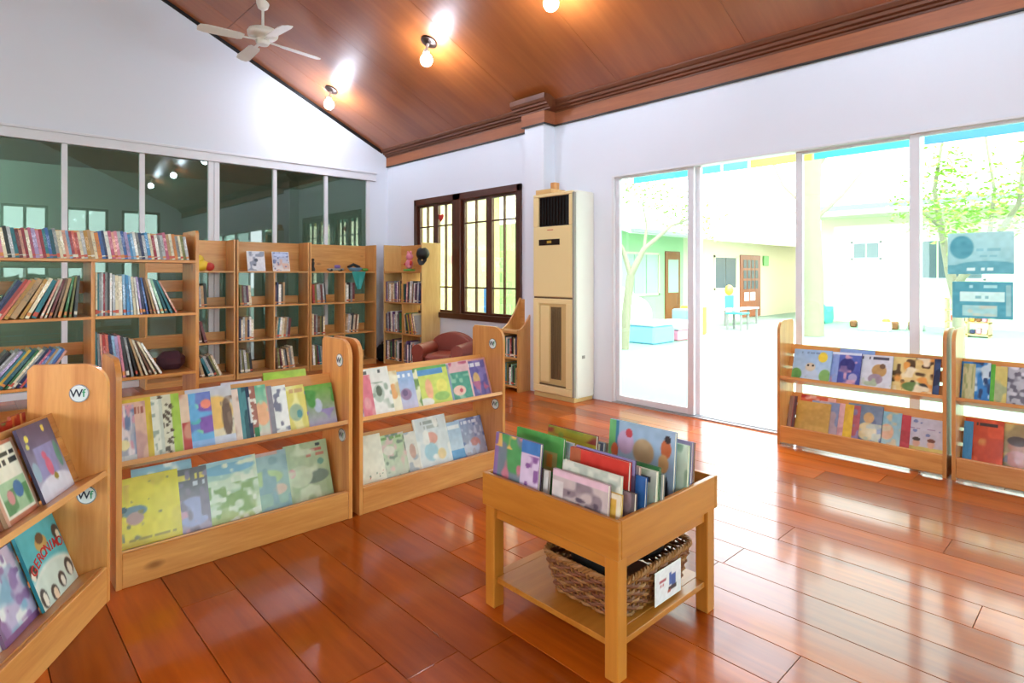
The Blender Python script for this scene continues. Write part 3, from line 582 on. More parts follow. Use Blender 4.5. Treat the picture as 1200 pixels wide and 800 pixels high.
# --- books, second long shelf
tier_row(L2, 'up', [
    (.082, .055, .22, '7a6a94', AA('9a8ab0', ['c8b0c8', '6a5a90'], 31), 'violet book at the left end of the armchair shelf'),
    (.154, .12, .23, 'd86a84', [('bg', 'e07a90'), ('n', 3, 'e8a0ac', .6)], 'coral pink book on the shelf near the armchair'),
    (.272, .19, .265, 'e6e6e2', [('bg', 'eceae6'), ('t', .15, .9, .88, .95, '5a5a5a'), ('e', .6, .45, .18, .2, 'bcc8bc'), ('e', .62, .5, .1, .12, '5a6a5a'), ('n', 7, 'a0b0a0', .64, .2, .1, 1, .7)], 'white book with a grey-green sketch under dark heading on armchair shelf'),
    (.328, .18, .235, 'f0e6cc', [('bg', 'f0e8d0'), ('e', .8, .5, .15, .2, 'e8a86a'), ('n', 5, 'd8c090', .6)], 'cream book with an orange patch on armchair shelf'),
    (.432, .18, .225, '8aa4cc', [('g', '8fb0dc', 'cfc4dc'), ('e', .65, .4, .2, .16, '9a7a9c'), ('e', .62, .44, .1, .09, '6f5a80'), ('t', .3, .95, .84, .92, 'eef0f4')], 'light blue book with a mauve round figure on armchair shelf'),
    (.467, .17, .225, 'e4dcb0', [('bg', 'ece6c0'), ('n', 6, '7a9a5a', .62)], 'pale straw book beside the green dinosaur one'),
    (.680, .22, .235, '8ab85a', [('bg', 'd2da6a'), ('n', 4, 'b4cc50', .5), ('r', .05, .78, .85, .93, '5a94c8'), ('e', .35, .42, .12, .28, 'eeb088'), ('e', .75, .45, .18, .2, 'e8e070'), ('r', 0, .93, 1, 1, '6aae5a'), ('e', .7, .2, .25, .12, '9ac46a'), ('e', .2, .1, .25, .12, 'f0f0e8')], 'yellow-green book with a blue title bar on armchair shelf'),
    (.700, .17, .23, '7f8fae', [('bg', '8a9ab8'), ('n', 6, 'c0b0c0', .6)], 'slate blue thin book behind the yellow-green one'),
    (.855, .2, .24, 'd8a0ac', [('bg', 'e2b8bc'), ('r', .08, .04, .95, .72, '4f9a84'), ('n', 8, '8fc4a8', .6, .08, .04, .95, .72), ('e', .5, .25, .24, .14, 'efc4b4'), ('e', .56, .25, .06, .06, 'd05a6a'), ('n', 6, 'c05a74', .62, .1, .74, .95, .98)], 'pink book with a green square and pink pig on armchair shelf'),
    (1.0, .19, .245, 'd88a80', [('bg', 'd89a94'), ('r', .07, .04, .93, .95, '6a62a8'), ('n', 6, '8a7fc0', .58, .07, .04, .93, .95), ('t', .22, .8, .8, .88, 'e6e4f0'), ('e', .5, .45, .14, .2, 'd8b070'), ('n', 9, 'c06a90', .64, .1, .05, .9, .4)], 'indigo book with a salmon border on armchair shelf'),
], phi=7, group='picture books on the shelf near the armchair')
tier_row(L2, 'lo', [
    (.25, .2, .255, 'e6e2d2', [('bg', 'e9e4d2'), ('n', 2, 'dfd8c4', .5), ('s', 5, 'c87a6a', .02, .5, .08, .95, .2), ('s', 4, '5a7a5a', .02, .5, .08, .95, .2)], 'blank cream-white book on the lower ledge near the armchair'),
    (.402, .19, .235, 'a8b88a', [('g', 'b4cc94', 'c4c8b8'), ('n', 6, 'd8b8b0', .58), ('e', .45, .62, .2, .12, 'e0d8c8'), ('n', 9, '7a8a74', .64), ('t', .2, .9, .88, .94, '7aa05a')], 'sage book with pinkish animals on the lower ledge near armchair'),
    (.485, .18, .225, 'd8d4cc', [('bg', 'e0dcd2'), ('n', 6, 'a8b0b8', .56), ('e', .8, .5, .12, .2, 'c8a090')], 'pale grey book left of the tall white one near armchair'),
    (.718, .225, .29, 'e0e4e6', [('bg', 'dfe6e8'), ('t', .2, .85, .86, .93, 'a8b0ac'), ('t', .3, .8, .76, .82, 'b8c0bc'), ('e', .45, .55, .22, .14, 'e6a898'), ('e', .4, .28, .22, .2, 'a8cfdc'), ('e', .7, .2, .14, .12, 'e8cf98'), ('n', 6, 'f2f2ee', .58)], 'tall white book with a pink face drawing on lower ledge'),
    (.820, .18, .23, '7fa4cc', [('g', 'a8c4de', 'd4e0ec'), ('r', 0, 0, 1, .25, '5f9ad0'), ('t', .4, .95, .8, .9, 'eef2f6')], 'pale blue book between tall white and periwinkle ones'),
    (1.0, .2, .235, '7a86b4', [('g', '8f9cc8', 'b0a8bc'), ('n', 6, '6a78b0', .56), ('e', .6, .3, .2, .16, 'cf8a88'), ('e', .3, .2, .2, .12, 'c8ccdc'), ('n', 10, 'c4c8e0', .62), ('t', .2, .85, .84, .92, 'e0e0ee')], 'periwinkle book with a reddish figure on the lower ledge near armchair'),
], phi=6, group='picture books on the shelf near the armchair')

# --- books, shelves before the glass doors
tier_row(R1, 'up', [
    (.325, .27, .235, '9fc0e4', [('g', '98bfe8', 'c2dcf2'), ('e', .78, .78, .13, .17, 'f0d84a'), ('e', .12, .2, .16, .2, '6aa85a'), ('e', .88, .2, .16, .22, '86b86a'), ('e', .48, .24, .22, .2, 'c0d4ec'), ('e', .48, .45, .14, .14, 'd8d0bc'), ('e', .42, .5, .03, .04, '1e1e1e'), ('e', .55, .5, .03, .04, '1e1e1e'), ('n', 8, '5a9a50', .64, 0, 0, 1, .3), ('t', .2, .7, .86, .93, '7f9cc4')], 'sky blue book with a pale bear and yellow sun by glass doors'),
    (.515, .22, .235, '3a4aa0', [('g', '5a6fc0', '3a4698'), ('r', 0, 0, .35, 1, '8fa8de'), ('e', .6, .6, .25, .25, '2a2f78'), ('e', .8, .25, .14, .14, 'a8a4cc'), ('n', 7, 'd0a0b8', .66), ('r', 0, .93, 1, 1, 'd8e0f0')], 'deep blue night book right of the bear and sun book'),
    (.702, .24, .235, 'c4cad8', [('bg', 'd6dbe6'), ('t', .08, .9, .86, .95, '4a4a5a'), ('e', .68, .55, .2, .2, 'b8935a'), ('e', .6, .3, .2, .16, '9a8a9c'), ('n', 7, 'a8bca0', .6, 0, 0, 1, .4), ('e', .76, .68, .08, .08, '6a4f38')], 'pale grey book with a brown owl-like animal by glass doors'),
    (.928, .25, .24, 'd8b060', [('bg', 'e6cf8a'), ('n', 9, '5a4428', .58), ('n', 5, 'e8a04a', .56), ('e', .6, .2, .3, .14, '6a8a4a'), ('e', .8, .2, .12, .12, '3a3a34'), ('n', 6, 'f2e8c8', .62)], 'tawny spotted leopard print book by the glass doors'),
    (.962, .2, .245, '24344f', [('bg', '26395a'), ('n', 5, '3a5a8a', .6)], 'dark navy book behind the leopard print one'),
], phi=6, n0=.007, group='picture books by the glass doors')
Wm = R1[1]; bpu = R1[2]['up']
face_book(Wm @ Matrix.Translation((0, bpu[0], bpu[1])) @ Matrix.Rotation(-TH, 4, 'X') @ Matrix.Translation((.36, -.006, .02)), .22, .25, .005, [('bg', '5a78b4'), ('r', 0, .9, 1, 1, '88a4d8')], '4f6ca8', 'steel blue book standing tall behind the night one', 'picture books by the glass doors')
tier_row(R1, 'lo', [
    (.05, .025, .235, '9a7a74', [('bg', 'a8847a')], 'brownish thin book at the shelf end by the open door'),
    (.074, .04, .24, 'b0504a', [('bg', 'c4605a'), ('r', .5, 0, 1, 1, '6a4a54')], 'brick red thin book left of the mustard folder'),
    (.310, .235, .215, 'd0a850', [('bg', 'd9b45c'), ('n', 2, 'cfa84e', .5)], 'plain mustard yellow book on lower ledge by glass doors'),
    (.364, .19, .23, '6f86b4', [('bg', '8498c4'), ('n', 5, 'b8a8b8', .56)], 'blue-grey book right of the plain mustard one'),
    (.40, .17, .235, 'e0b0b4', [('bg', 'e8bcc0'), ('n', 5, 'd8a0a8', .58)], 'blush pink thin book left of the golden yellow one'),
    (.457, .18, .235, 'e0bc2a', [('bg', 'ecc92e'), ('n', 3, 'e0b828', .6)], 'golden yellow book on lower ledge by glass doors'),
    (.500, .17, .235, 'b04a58', [('bg', 'b85a68'), ('n', 5, '8a7aa8', .55)], 'raspberry book left of the golden-haired figure one'),
    (.638, .22, .25, '5a7290', [('bg', '6f86a4'), ('n', 4, '4a5f84', .55), ('e', .62, .65, .16, .16, 'd8b070'), ('e', .6, .28, .3, .26, 'd8c88a'), ('n', 10, 'b8c0a0', .6, .2, 0, 1, .5)], 'slate book with a golden-haired figure by glass doors'),
    (.746, .2, .225, '7fb8d0', [('g', '8ac4da', 'a8d4dc'), ('e', .6, .4, .22, .25, 'e2b48c'), ('n', 6, 'd8cca8', .62)], 'light turquoise book with a tan figure by glass doors'),
    (.798, .18, .22, 'c83a44', [('bg', 'd04450'), ('n', 3, 'c03844', .6)], 'plain crimson book left of the children singing one'),
    (.985, .215, .215, 'c8cce0', [('g', 'd4d8ec', 'd8dce8'), ('r', 0, 0, 1, .14, 'e4d878'), ('e', .3, .25, .1, .13, 'e8c0a8'), ('e', .3, .36, .11, .06, '4a4038'), ('e', .68, .25, .1, .13, 'e8c0a8'), ('e', .68, .36, .11, .06, '7a4a34'), ('t', .1, .8, .66, .7, 'a08ab8'), ('s', 6, '7a90c8', .05, .05, .5, .95, .95)], 'pale lilac book with two children and yellow grass by glass doors'),
], phi=5, n0=.007, group='picture books by the glass doors')
bpl = R1[2]['lo']
face_book(Wm @ Matrix.Translation((0, bpl[0], bpl[1])) @ Matrix.Rotation(-TH, 4, 'X') @ Matrix.Translation((.09, -.006, .02)), .24, .245, .005, [('bg', 'd8603a'), ('n', 6, 'e8b0a0', .55), ('n', 5, 'b02a24', .6)], 'c0402a', 'orange-red patterned book rising behind the plain mustard one', 'picture books by the glass doors')
tier_row(R2, 'up', [
    (.092, .06, .235, 'b8b890', [('bg', 'c4c49a'), ('n', 5, '9aa878', .56)], 'khaki thin book at the end of the teal-poster shelf'),
    (.165, .15, .25, '2a72b8', [('bg', '2f80c8'), ('n', 6, 'c4dcec', .6), ('n', 7, '1f3f6a', .62)], 'bright blue book with white and navy shapes on teal-poster shelf'),
    (.186, .16, .245, '5aae3c', [('bg', '62b844')], 'grass green thin book beside the bright blue one'),
    (.243, .17, .235, 'c8b860', [('bg', 'd4c878'), ('n', 5, 'a8b48a', .55)], 'straw yellow book on the teal-poster shelf'),
    (.42, .21, .24, 'a8acb8', [('bg', 'b8bcc6'), ('n', 12, '6a6a7a', .56), ('n', 6, 'e0e0ea', .6)], 'silver-grey patterned book on the teal-poster shelf'),
    (.62, .22, .24, 'c07a9a', AA('d08aa8', ['e8c8d4', '8a5a80'], 61), 'rose pink book on the teal-poster shelf'),
    (.83, .22, .24, '6a9a8a', AA('7aae9a', ['d8e4d0', '4a7a6a'], 62), 'sea green book on the teal-poster shelf'),
], phi=6, group='picture books on the teal-poster shelf')
tier_row(R2, 'lo', [
    (.078, .045, .24, '3a8ac0', [('bg', '3f94cc')], 'azure thin book left of the orange-red one'),
    (.225, .19, .265, 'd8502a', [('bg', 'df5a2e'), ('e', .5, .45, .14, .14, 'e8c070'), ('e', .5, .25, .2, .16, 'd88a70'), ('n', 4, 'c8481e', .55), ('t', .3, .85, .84, .92, '2a1a14')], 'orange-red book with dark title on the teal-poster shelf'),
    (.40, .22, .26, '7a6a40', [('bg', '9a8a5a'), ('n', 4, 'c4b070', .5), ('e', .5, .5, .22, .16, 'a87458'), ('e', .5, .62, .24, .12, '3f3428'), ('e', .5, .22, .28, .2, 'b88074'), ('r', .9, 0, 1, 1, '4a90b8'), ('n', 12, '7a7a80', .6, 0, 0, .3, .4)], 'olive book with a dark-haired child on the teal-poster shelf'),
    (.62, .22, .25, '8a9ac0', AA('9aaacc', ['d8dce8', '5a6a98', 'd8b080'], 63), 'hazy blue book on the teal-poster shelf lower ledge'),
    (.85, .22, .25, 'd8c04a', AA('e0cc5a', ['f0e8b0', 'c08a3a'], 64), 'sunny yellow book on the teal-poster shelf lower ledge'),
], phi=6, group='picture books on the teal-poster shelf')

# ------------------------------------------------------------------ spine-out books
CN = dict(black='1c1b1d', white='e8e6e0', cream='e4d8b8', ivory='ded6c0', grey='8d8f90', silver='b4b8bc', charcoal='3f4144', navy='26305a', blue='3d62a4', azure='4a8fc4', skyblue='8fb8d8', teal='2c7a86', petrol='235a68', green='3f7a4c', lime='9ab84a', olive='7a7a42', mint='9cc8ae', red='b03a36', crimson='962638', coral='d8705c', salmon='dca08c', pink='d88aa0', rose='b85a78', maroon='6a2a30', orange='d0803c', ochre='b8883c', mustard='cfa93c', yellow='e0cc5c', tan='b8966c', brown='6f4a34', lilac='a898c4', purple='6a4a80', plum='5a3450', rust='9a4a2c')
def spine_mesh():
    mb = MB(); bt = .09
    mb.box(0, 0, 0, bt, 1, 1); mb.box(1 - bt, 0, 0, 1, 1, 1); mb.box(bt, 0, 0, 1 - bt, .02, 1); mb.cur = 1; mb.box(bt, .02, .015, 1 - bt, .985, .985)
    return mb.mesh('book', ['cover', 'pages'])
SPINE = spine_mesh()
used_labels = {}
def shelf_row(W, x0, y0, z, books, place, group, avoid=None):
    """books: (colour, thickness, height, depth, lean in degrees, + leans towards +x)"""
    cur = x0; n = len(books)
    for i, (cn, t, h, d, a) in enumerate(books):
        ar = rad(a); o = bpy.data.objects.new('book', SPINE); COL.objects.link(o)
        lift = t * math.sin(ar) if ar > 0 else 0
        o.matrix_world = W @ Matrix.Translation((cur, y0 + random.uniform(0, .008), z + lift + .0005)) @ Matrix.Rotation(ar, 4, 'Y') @ Matrix.Diagonal((t, d, h, 1))
        o.color = srgb(CN[cn])
        L_ = books[i - 1][0] if i else None; R_ = books[i + 1][0] if i < n - 1 else None
        size = 'slim' if t < .0085 else ('thick' if t > .029 else '')
        tilt = 'leaning' if abs(a) > 14 and not size else ''
        nb = ('between %s and %s ones' % (L_, R_)) if L_ and R_ else ('beside a %s one, row end' % (L_ or R_) if (L_ or R_) else 'standing alone')
        tag(o, ' '.join(('%s %s %s book %s %s' % (size, tilt, cn, nb, place)).split()), 'book', group)
        if i < n - 1:
            b2 = books[i + 1]; ar2 = rad(b2[4]); hm = min(h * math.cos(ar), b2[2] * math.cos(ar2))
            cur += t / math.cos(ar) + .0007 + max(0, hm * (math.tan(ar) - math.tan(ar2)))
    return cur
def mk(colors, t=(.008, .016), h=(.2, .26), d=.19, lean=0.0, jl=0.6):
    out = []
    for c in colors.split():
        out.append((c, random.uniform(*t), random.uniform(*h), d, lean + random.uniform(-jl, jl)))
    if lean: 
        out = [(a, b_, c, d_, lean) for (a, b_, c, d_, e) in out]
    return out

# ------------------------------------------------------------------ tall open bookcase
AX0, AXM, AX1, AY = .04, .672, 1.328, 4.85; AD = .36
A = empty('bookcase', (0, AY, 0), 0, 'tall open pine bookcase packed with spine-out books, freestanding behind display shelf', 'bookcase')
for x0 in (AX0 - .022, AX1 - .022): MB().prism([(0, 0), (AD, 0), (AD, 1.56), (AD - .02, 1.578), (.02, 1.578), (0, 1.56)], 'x', x0, x0 + .022).build('side_panel', 'pine_z', A)
B('divider', 'pine_z', A, (AXM - .011, .002, .09, AXM + .011, AD - .002, 1.333), c=.002)
AZ = (.523, .961, 1.353)
for z in (.09,) + AZ:
    xs_ = ((AX0 + .0005, AX1 - .0225),) if z > 1.3 else ((AX0 + .0005, AXM - .0115), (AXM + .0115, AX1 - .0225))
    for (a, b_) in xs_: B('shelf', 'pine_x', A, (a, 0, z - .02, b_, AD, z), c=.002)
for z in (.09,) + AZ[:2]:
    for (a, b_) in ((AX0 + .0005, AXM - .0115), (AXM + .0115, AX1 - .0225)):
        B('back_rail', 'pine_x', A, (a, AD - .016, z + .15, b_, AD, z + .24), c=.002); B('back_rail', 'pine_x', A, (a, AD - .016, z + .002, b_, AD, z + .08), c=.002)
B('top_rail', 'pine_x', A, (AX0 + .0005, AD - .016, 1.353, AX1 - .0225, AD, 1.56), c=.002)
B('plinth', 'pine_x', A, (AX0 + .0005, .02, 0, AX1 - .0225, .038, .07), c=.002)
WA = Matrix.Translation((0, AY, 0))
top = 'orange navy grey crimson white rose pink cream black silver teal maroon salmon crimson ivory rose lilac pink crimson teal blue petrol grey cream ivory salmon skyblue crimson coral red cream silver ochre tan cream orange blue navy white rose salmon pink silver blue lilac azure skyblue white grey navy silver azure cream crimson white grey silver rose tan ivory orange grey cream olive silver'.split()
bk = [(c, random.uniform(.0125, .0185), random.uniform(.175, .20), .17, -9) for c in top]
# total width fit
tot = sum(b_[1] for b_ in bk) / math.cos(rad(9)) + .0007 * len(bk); k = (AX1 - AX0 - .10) / tot
bk = [(c, t * k, h, d, a) for (c, t, h, d, a) in bk]
shelf_row(WA, AX0 + .045, .012, 1.353, bk, "on the tall bookcase's top row", 'spine-out books on the tall bookcase')
G_ = 'spine-out books on the tall bookcase'
shelf_row(WA, AX0 + .016, .012, AZ[1], [('ivory', .018, .3, .2, -2), ('azure', .022, .3, .2, -4), ('skyblue', .014, .29, .2, -4)], "in tall bookcase's middle left cubby", G_)
bk = [(c, t, h, .2, a) for c, t, h, a in (('navy', .016, .285, 31), ('navy', .012, .275, 31), ('red', .017, .29, 31), ('coral', .014, .285, 31), ('ochre', .02, .285, 30), ('tan', .03, .285, 29), ('ochre', .018, .28, 27), ('cream', .02, .285, 26), ('teal', .024, .265, 24), ('salmon', .012, .265, 21), ('ivory', .010, .27, 19), ('maroon', .014, .26, 17), ('brown', .012, .265, 15), ('tan', .016, .265, 13), ('green', .013, .27, 10), ('olive', .012, .275, 7), ('charcoal', .016, .28, 4))]
shelf_row(WA, .135, .012, AZ[1], bk, "in tall bookcase's middle left cubby", G_)
bk = [(c, t, h, .2, a) for c, t, h, a in (('cream', .012, .30, 0), ('teal', .011, .29, 0), ('grey', .013, .295, 0), ('silver', .012, .30, 0), ('crimson', .012, .29, 0), ('grey', .016, .30, 0), ('charcoal', .014, .295, 0), ('white', .014, .295, 0), ('silver', .018, .285, -1), ('cream', .022, .28, -1), ('ivory', .024, .275, -1), ('skyblue', .018, .285, -2), ('azure', .022, .28, -3), ('skyblue', .016, .275, -4), ('cream', .018, .27, -5), ('white', .015, .265, -6), ('lilac', .014, .27, -7), ('navy', .018, .265, -8), ('blue', .014, .265, -9), ('brown', .016, .265, -11), ('tan', .014, .262, -13), ('white', .016, .26, -15), ('mint', .018, .262, -17), ('petrol', .018, .26, -19), ('teal', .016, .258, -22), ('salmon', .012, .262, -26))]
shelf_row(WA, AXM + .0145, .012, AZ[1], [(c, t * .86, h, d, a) for c, t, h, d, a in bk], "in tall bookcase's middle right cubby", G_)
bk = [(c, t, h, .2, a) for c, t, h, a in (('charcoal', .016, .29, 38), ('black', .012, .28, 38), ('silver', .012, .285, 38), ('grey', .012, .29, 37), ('lilac', .016, .285, 37), ('teal', .012, .28, 36), ('mustard', .016, .29, 36), ('petrol', .02, .285, 36), ('green', .012, .28, 35), ('cream', .012, .285, 35), ('grey', .014, .275, 35), ('navy', .014, .28, 34), ('rose', .012, .27, 34), ('blue', .016, .275, 33), ('tan', .012, .275, 33), ('skyblue', .012, .27, 32), ('blue', .016, .265, 31), ('salmon', .014, .25, 30))]
shelf_row(WA, AX0 + .008, .012, AZ[0], bk, "in tall bookcase's lower left cubby", G_)
bk = [(c, t, h, .2, a) for c, t, h, a in (('teal', .012, .33, -1), ('grey', .014, .32, -2), ('salmon', .012, .315, -3), ('red', .018, .31, -4), ('coral', .016, .31, -4), ('navy', .016, .305, -5), ('skyblue', .016, .30, -6), ('lilac', .018, .295, -6), ('pink', .016, .30, -7), ('charcoal', .018, .29, -8), ('grey', .014, .285, -10), ('black', .012, .285, -13), ('tan', .014, .28, -16), ('ivory', .012, .275, -19), ('brown', .012, .27, -22), ('cream', .012, .265, -25), ('white', .014, .262, -29))]
shelf_row(WA, AXM + .0145, .012, AZ[0], bk, "in tall bookcase's lower right cubby", G_)
# soft plum bag and a small white box at the back of the tall case
pb = MB(); pb.box(1.10, AY + .15, AZ[0] + .0005, 1.285, AY + .30, AZ[0] + .135, c=.045); tag(pb.build('cloth_pouch', 'plum_cloth', smooth=True), 'plum cloth pouch lying behind books on the tall bookcase', 'pouch')

# ------------------------------------------------------------------ back bookcases
CZ = (.067, .457, .871, 1.286)
def low_case(loc, rz, W_, label, cols=2, D=.29, side_mat='case'):
    r = empty('bookcase', loc, rz, label, 'bookcase', 'pine cubby bookcases along the walls'); H = 1.655
    for x0 in (0, W_ - .02): B('side_panel', side_mat + '_z', r, (x0, 0, 0, x0 + .02, D, H), c=.002)
    for z in CZ: B('shelf', 'case_x', r, (.0205, 0, z - .02, W_ - .0205, D, z), c=.002)
    B('back_board', 'case_x', r, (.0205, D - .016, CZ[3] + .0005, W_ - .0205, D, H - .005), c=.002)
    B('plinth', 'case_x', r, (.0205, .012, 0, W_ - .0205, .03, CZ[0] - .021), c=.002)
    xs = [.02 + (W_ - .04) * i / cols for i in range(cols + 1)]
    for i in range(3):
        for xm in xs[1:-1]: B('divider', 'case_z', r, (xm - .009, .002, CZ[i] + .0005, xm + .009, D - .002, CZ[i + 1] - .0205), c=.002)
        for a, b_ in zip(xs[:-1], xs[1:]): B('back_rail', 'case_x', r, (a + .0105, D - .016, CZ[i] + .0005, b_ - .0105, D, CZ[i] + .10), c=.002)
    return r, Matrix.Translation(loc) @ Matrix.Rotation(rz, 4, 'Z'), xs
CB = low_case((1.47, 7.3, 0), 0, .925, 'pine cubby bookcase half hidden by the tall one, yellow toy on top')
CC = low_case((2.41, 7.3, 0), 0, .89, 'pine cubby bookcase with two picture cards propped in its top compartment')
CD = low_case((3.312, 7.3, 0), 0, .965, 'pine cubby bookcase with blue and green toys in its top compartment')
CE = low_case((4.345, 7.225, 0), rad(-90), .935, 'pine cubby bookcase beside the dark window with pink soft toy on top', side_mat='pale')
GB = 'spine-out books in the cubby bookcases'
P1 = 'charcoal grey tan silver black brown ivory olive navy white plum teal tan cream grey maroon'.split()
def cubby(case, col, row, n, lean, nm, hmax=.28, tmax=.032, pal=None, start=0.0):
    r, W, xs = case; pal = pal or P1
    cs = [random.choice(pal) for _ in range(n)]
    for i in range(1, n):
        while cs[i] == cs[i - 1]: cs[i] = random.choice(pal)
    bk = [(c, random.uniform(tmax * .55, tmax), random.uniform(hmax - .05, hmax), .18, lean * (1 if i > 1 or lean > 0 else .6)) for i, c in enumerate(cs)]
    shelf_row(W, xs[col] + .013 + start + (hmax * math.sin(rad(-lean * .6)) if lean < 0 else 0), .012, CZ[row], bk, nm, GB)
ROWN = ['bottom', 'middle', 'upper']; 
for case, nm in ((CC, 'picture-card'), (CD, 'blue-toy')):
    for col in (0, 1):
        for row in (0, 1, 2):
            n_ = {(0, 2): 5, (1, 2): 5, (0, 1): 7, (1, 1): 7, (0, 0): 5, (1, 0): 9}[(col, row)]
            lean = {(0, 2): -4, (1, 2): 0, (0, 1): 0, (1, 1): 5, (0, 0): -6, (1, 0): -8}[(col, row)]
            cubby(case, col, row, n_ + (2 if case is CD and col == 0 and row == 2 else 0), lean, "in %s bookcase's %s %s cubby" % (nm, ROWN[row], ('left', 'right')[col]), pal=P1 + (['red', 'salmon', 'green', 'white'] if case is CD else []))
for row, (n_, lean, tm) in enumerate(((7, -24, .024), (3, -14, .024), (5, -3, .024))):
    cubby(CB, 1, row, n_, lean, "in half-hidden bookcase's %s cubby" % ROWN[row], start=.005)
for col in (0, 1):
    for row in (0, 1, 2):
        cubby(CE, col, row, (13, 14, 15)[row] if col == 0 else (11, 10, 14)[row], (0, -3, 0)[row] if col == 0 else (0, -14, 4)[row], "in window-side bookcase's %s %s cubby" % (ROWN[row], ('left', 'right')[col]), pal=['grey', 'mustard', 'plum', 'silver', 'charcoal', 'white', 'purple', 'green', 'tan', 'white', 'cream', 'navy', 'salmon'], hmax=.29, tmax=.034)
# cards and toys in the top compartments
def card(x, ops, label):
    r = empty('picture_card', label=label, cat='card', group='cards propped in the cubby bookcase', mat=Matrix.Translation((x, 7.3 + .06, CZ[3])) @ Matrix.Rotation(-rad(12), 4, 'X'))
    B('card_board', 'paper_white', r, (0, 0, 0, .215, .006, .25), c=.001); p = link('card_print', print_mesh(.205, .24, ops), r); p.location = (.005, -.0005, .005)
card(2.555, [('bg', 'dfe3ee'), ('n', 5, '8f9ab0', .6), ('e', .5, .55, .12, .1, '4a5568'), ('e', .4, .3, .1, .06, '5a6478'), ('t', .3, .7, .8, .84, '9aa0b4')], 'pale card with small dark figures propped in the cubby bookcase')
card(2.86, [('g', '9fb4e2', 'e6dcd8'), ('n', 6, 'd8b4a8', .55, 0, 0, 1, .6), ('n', 9, '6f7fae', .62), ('e', .5, .85, .5, .1, 'c4d4f4')], 'blue and peach card propped in the cubby bookcase')
t = empty('toy_duck', (2.06, 7.44, CZ[3]), 0, 'yellow toy duck with red beak on half-hidden bookcase', 'toy')
q = MB(); q.ball((0, 0, .065), .085, .07, .065); q.ball((-.02, 0, .135), .05); q.build('body', 'toy_yellow', t, True); MB().ball((.085, -.03, .05), .05, .05, .05).build('wing', 'toy_red', t, True); MB().ball((-.07, -.02, .13), .028, .02, .014).build('beak', 'toy_orange', t, True)
tz = CZ[3]
t = empty('toy_hat', (3.98, 7.36, tz), 0, 'light blue toy bowl with black band and green tabs on cubby bookcase', 'toy')
MB().lathe([(.03, 0), (.075, .012), (.10, .045), (.105, .05), (.09, .047), (.03, .01)], 20).build('bowl', 'toy_skyblue', t, True); MB().tube([(-.085, .03, .055), (0, .05, .095), (.085, .03, .055)], .022, 10).build('band', 'black', t, True); q = MB(); q.ball((.15, 0, .025), .05, .03, .022); q.build('tab', 'toy_green', t, True)
t = empty('figurine', (3.375, 7.36, tz), 0, 'small black figurine at bookcase end beside the cubby toys', 'figurine'); MB().lathe([(.028, 0), (.03, .03), (.018, .06), (.02, .09), (.024, .11), (.01, .135)], 14).build('body', 'black', t, True); MB().ball((0, 0, .15), .02).build('head', 'black', t, True)
t = empty('toy_car', (3.70, 7.36, tz), 0, 'small purple and grey toy car on the cubby bookcase', 'toy'); B('body', 'toy_grey', t, (-.12, -.03, .012, .10, .03, .04), c=.008); B('cabin', 'toy_purple', t, (-.02, -.028, .04, .055, .028, .085), c=.012)
for wx in (-.08, .06): MB().tube([(wx, -.035, .016), (wx, .035, .016)], .016, 12).build('wheel', 'black', t, True)
# cloth hanging below the toy bowl
mb = MB(); nX, nZ = 8, 8
for s_ in (0,):
    vs = []; fs = []
    for j in range(nZ + 1):
        for i in range(nX + 1):
            v = j / nZ; wd = .105 * (1 - v * .75); vs.append((4.0 + (i / nX - .5) * 2 * wd, 7.294 - .012 * math.sin(i * 1.1) * v - .004, tz - .002 - .24 * v))
    fs = [(j * (nX + 1) + i, j * (nX + 1) + i + 1, (j + 1) * (nX + 1) + i + 1, (j + 1) * (nX + 1) + i) for j in range(nZ) for i in range(nX)]
    n0 = len(vs); vs += [(a, b_ + .003, c) for a, b_, c in vs]; fs += [tuple(q_ + n0 for q_ in f[::-1]) for f in fs]
    for j in range(nZ):
        a = j * (nX + 1); b_ = a + nX; fs += [(a, a + nX + 1, a + nX + 1 + n0, a + n0), (b_ + nX + 1, b_, b_ + n0, b_ + nX + 1 + n0)]
    mb.add(vs, fs)
tag(mb.build('scarf', 'toy_teal', smooth=True), 'teal cloth hanging over the front of the cubby bookcase', 'scarf')
t = empty('soft_toy', (4.49, 6.80, tz), 0, 'pink soft toy sitting on green base atop window-side bookcase', 'soft toy')
MB().lathe([(.07, 0), (.085, .012), (.08, .03), (.03, .035)], 18).build('base', 'toy_green', t, True); q = MB(); q.ball((0, 0, .10), .055, .05, .07); q.build('body', 'toy_pink', t, True); MB().ball((0, -.005, .2), .05).build('head', 'toy_pink', t, True)
for s_ in (-1, 1): MB().ball((0, s_ * .035, .25), .012, .02, .03).build('ear', 'toy_pink', t, True); MB().tube([(0, s_ * .04, .13), (-.03, s_ * .075, .09)], [.018, .014], 10).build('arm', 'toy_red', t, True)
t = empty('cap', (4.395, 6.335, 1.50), 0, 'black peaked cap hanging at the top of window-side bookcase', 'cap')
MB().lathe([(.085, 0), (.088, .03), (.07, .075), (.03, .10), (.004, .105)], 18).build('crown', 'black', t, True); MB().prism([(-.03 - .07, -.06), (-.16, -.03), (-.17, 0), (-.16, .03), (-.1, .06), (-.05, .06), (-.05, -.06)], 'z', 0, .006).build('peak', 'black', t)
for o in [x_ for x_ in COL.objects if x_.parent is t]: pass
t.rotation_euler = (rad(0), rad(-55), rad(40))
t = empty('backpack', (4.47, 7.44, 0), .4, 'small black backpack on the floor in the room corner', 'bag'); q = MB(); q.box(-.1, -.08, 0, .1, .08, .24, c=.05); q.build('body', 'black_cloth', t); MB().tube([(-.03, 0, .235), (-.02, 0, .27), (.02, 0, .27), (.03, 0, .235)], .008).build('handle', 'black_cloth', t, True)

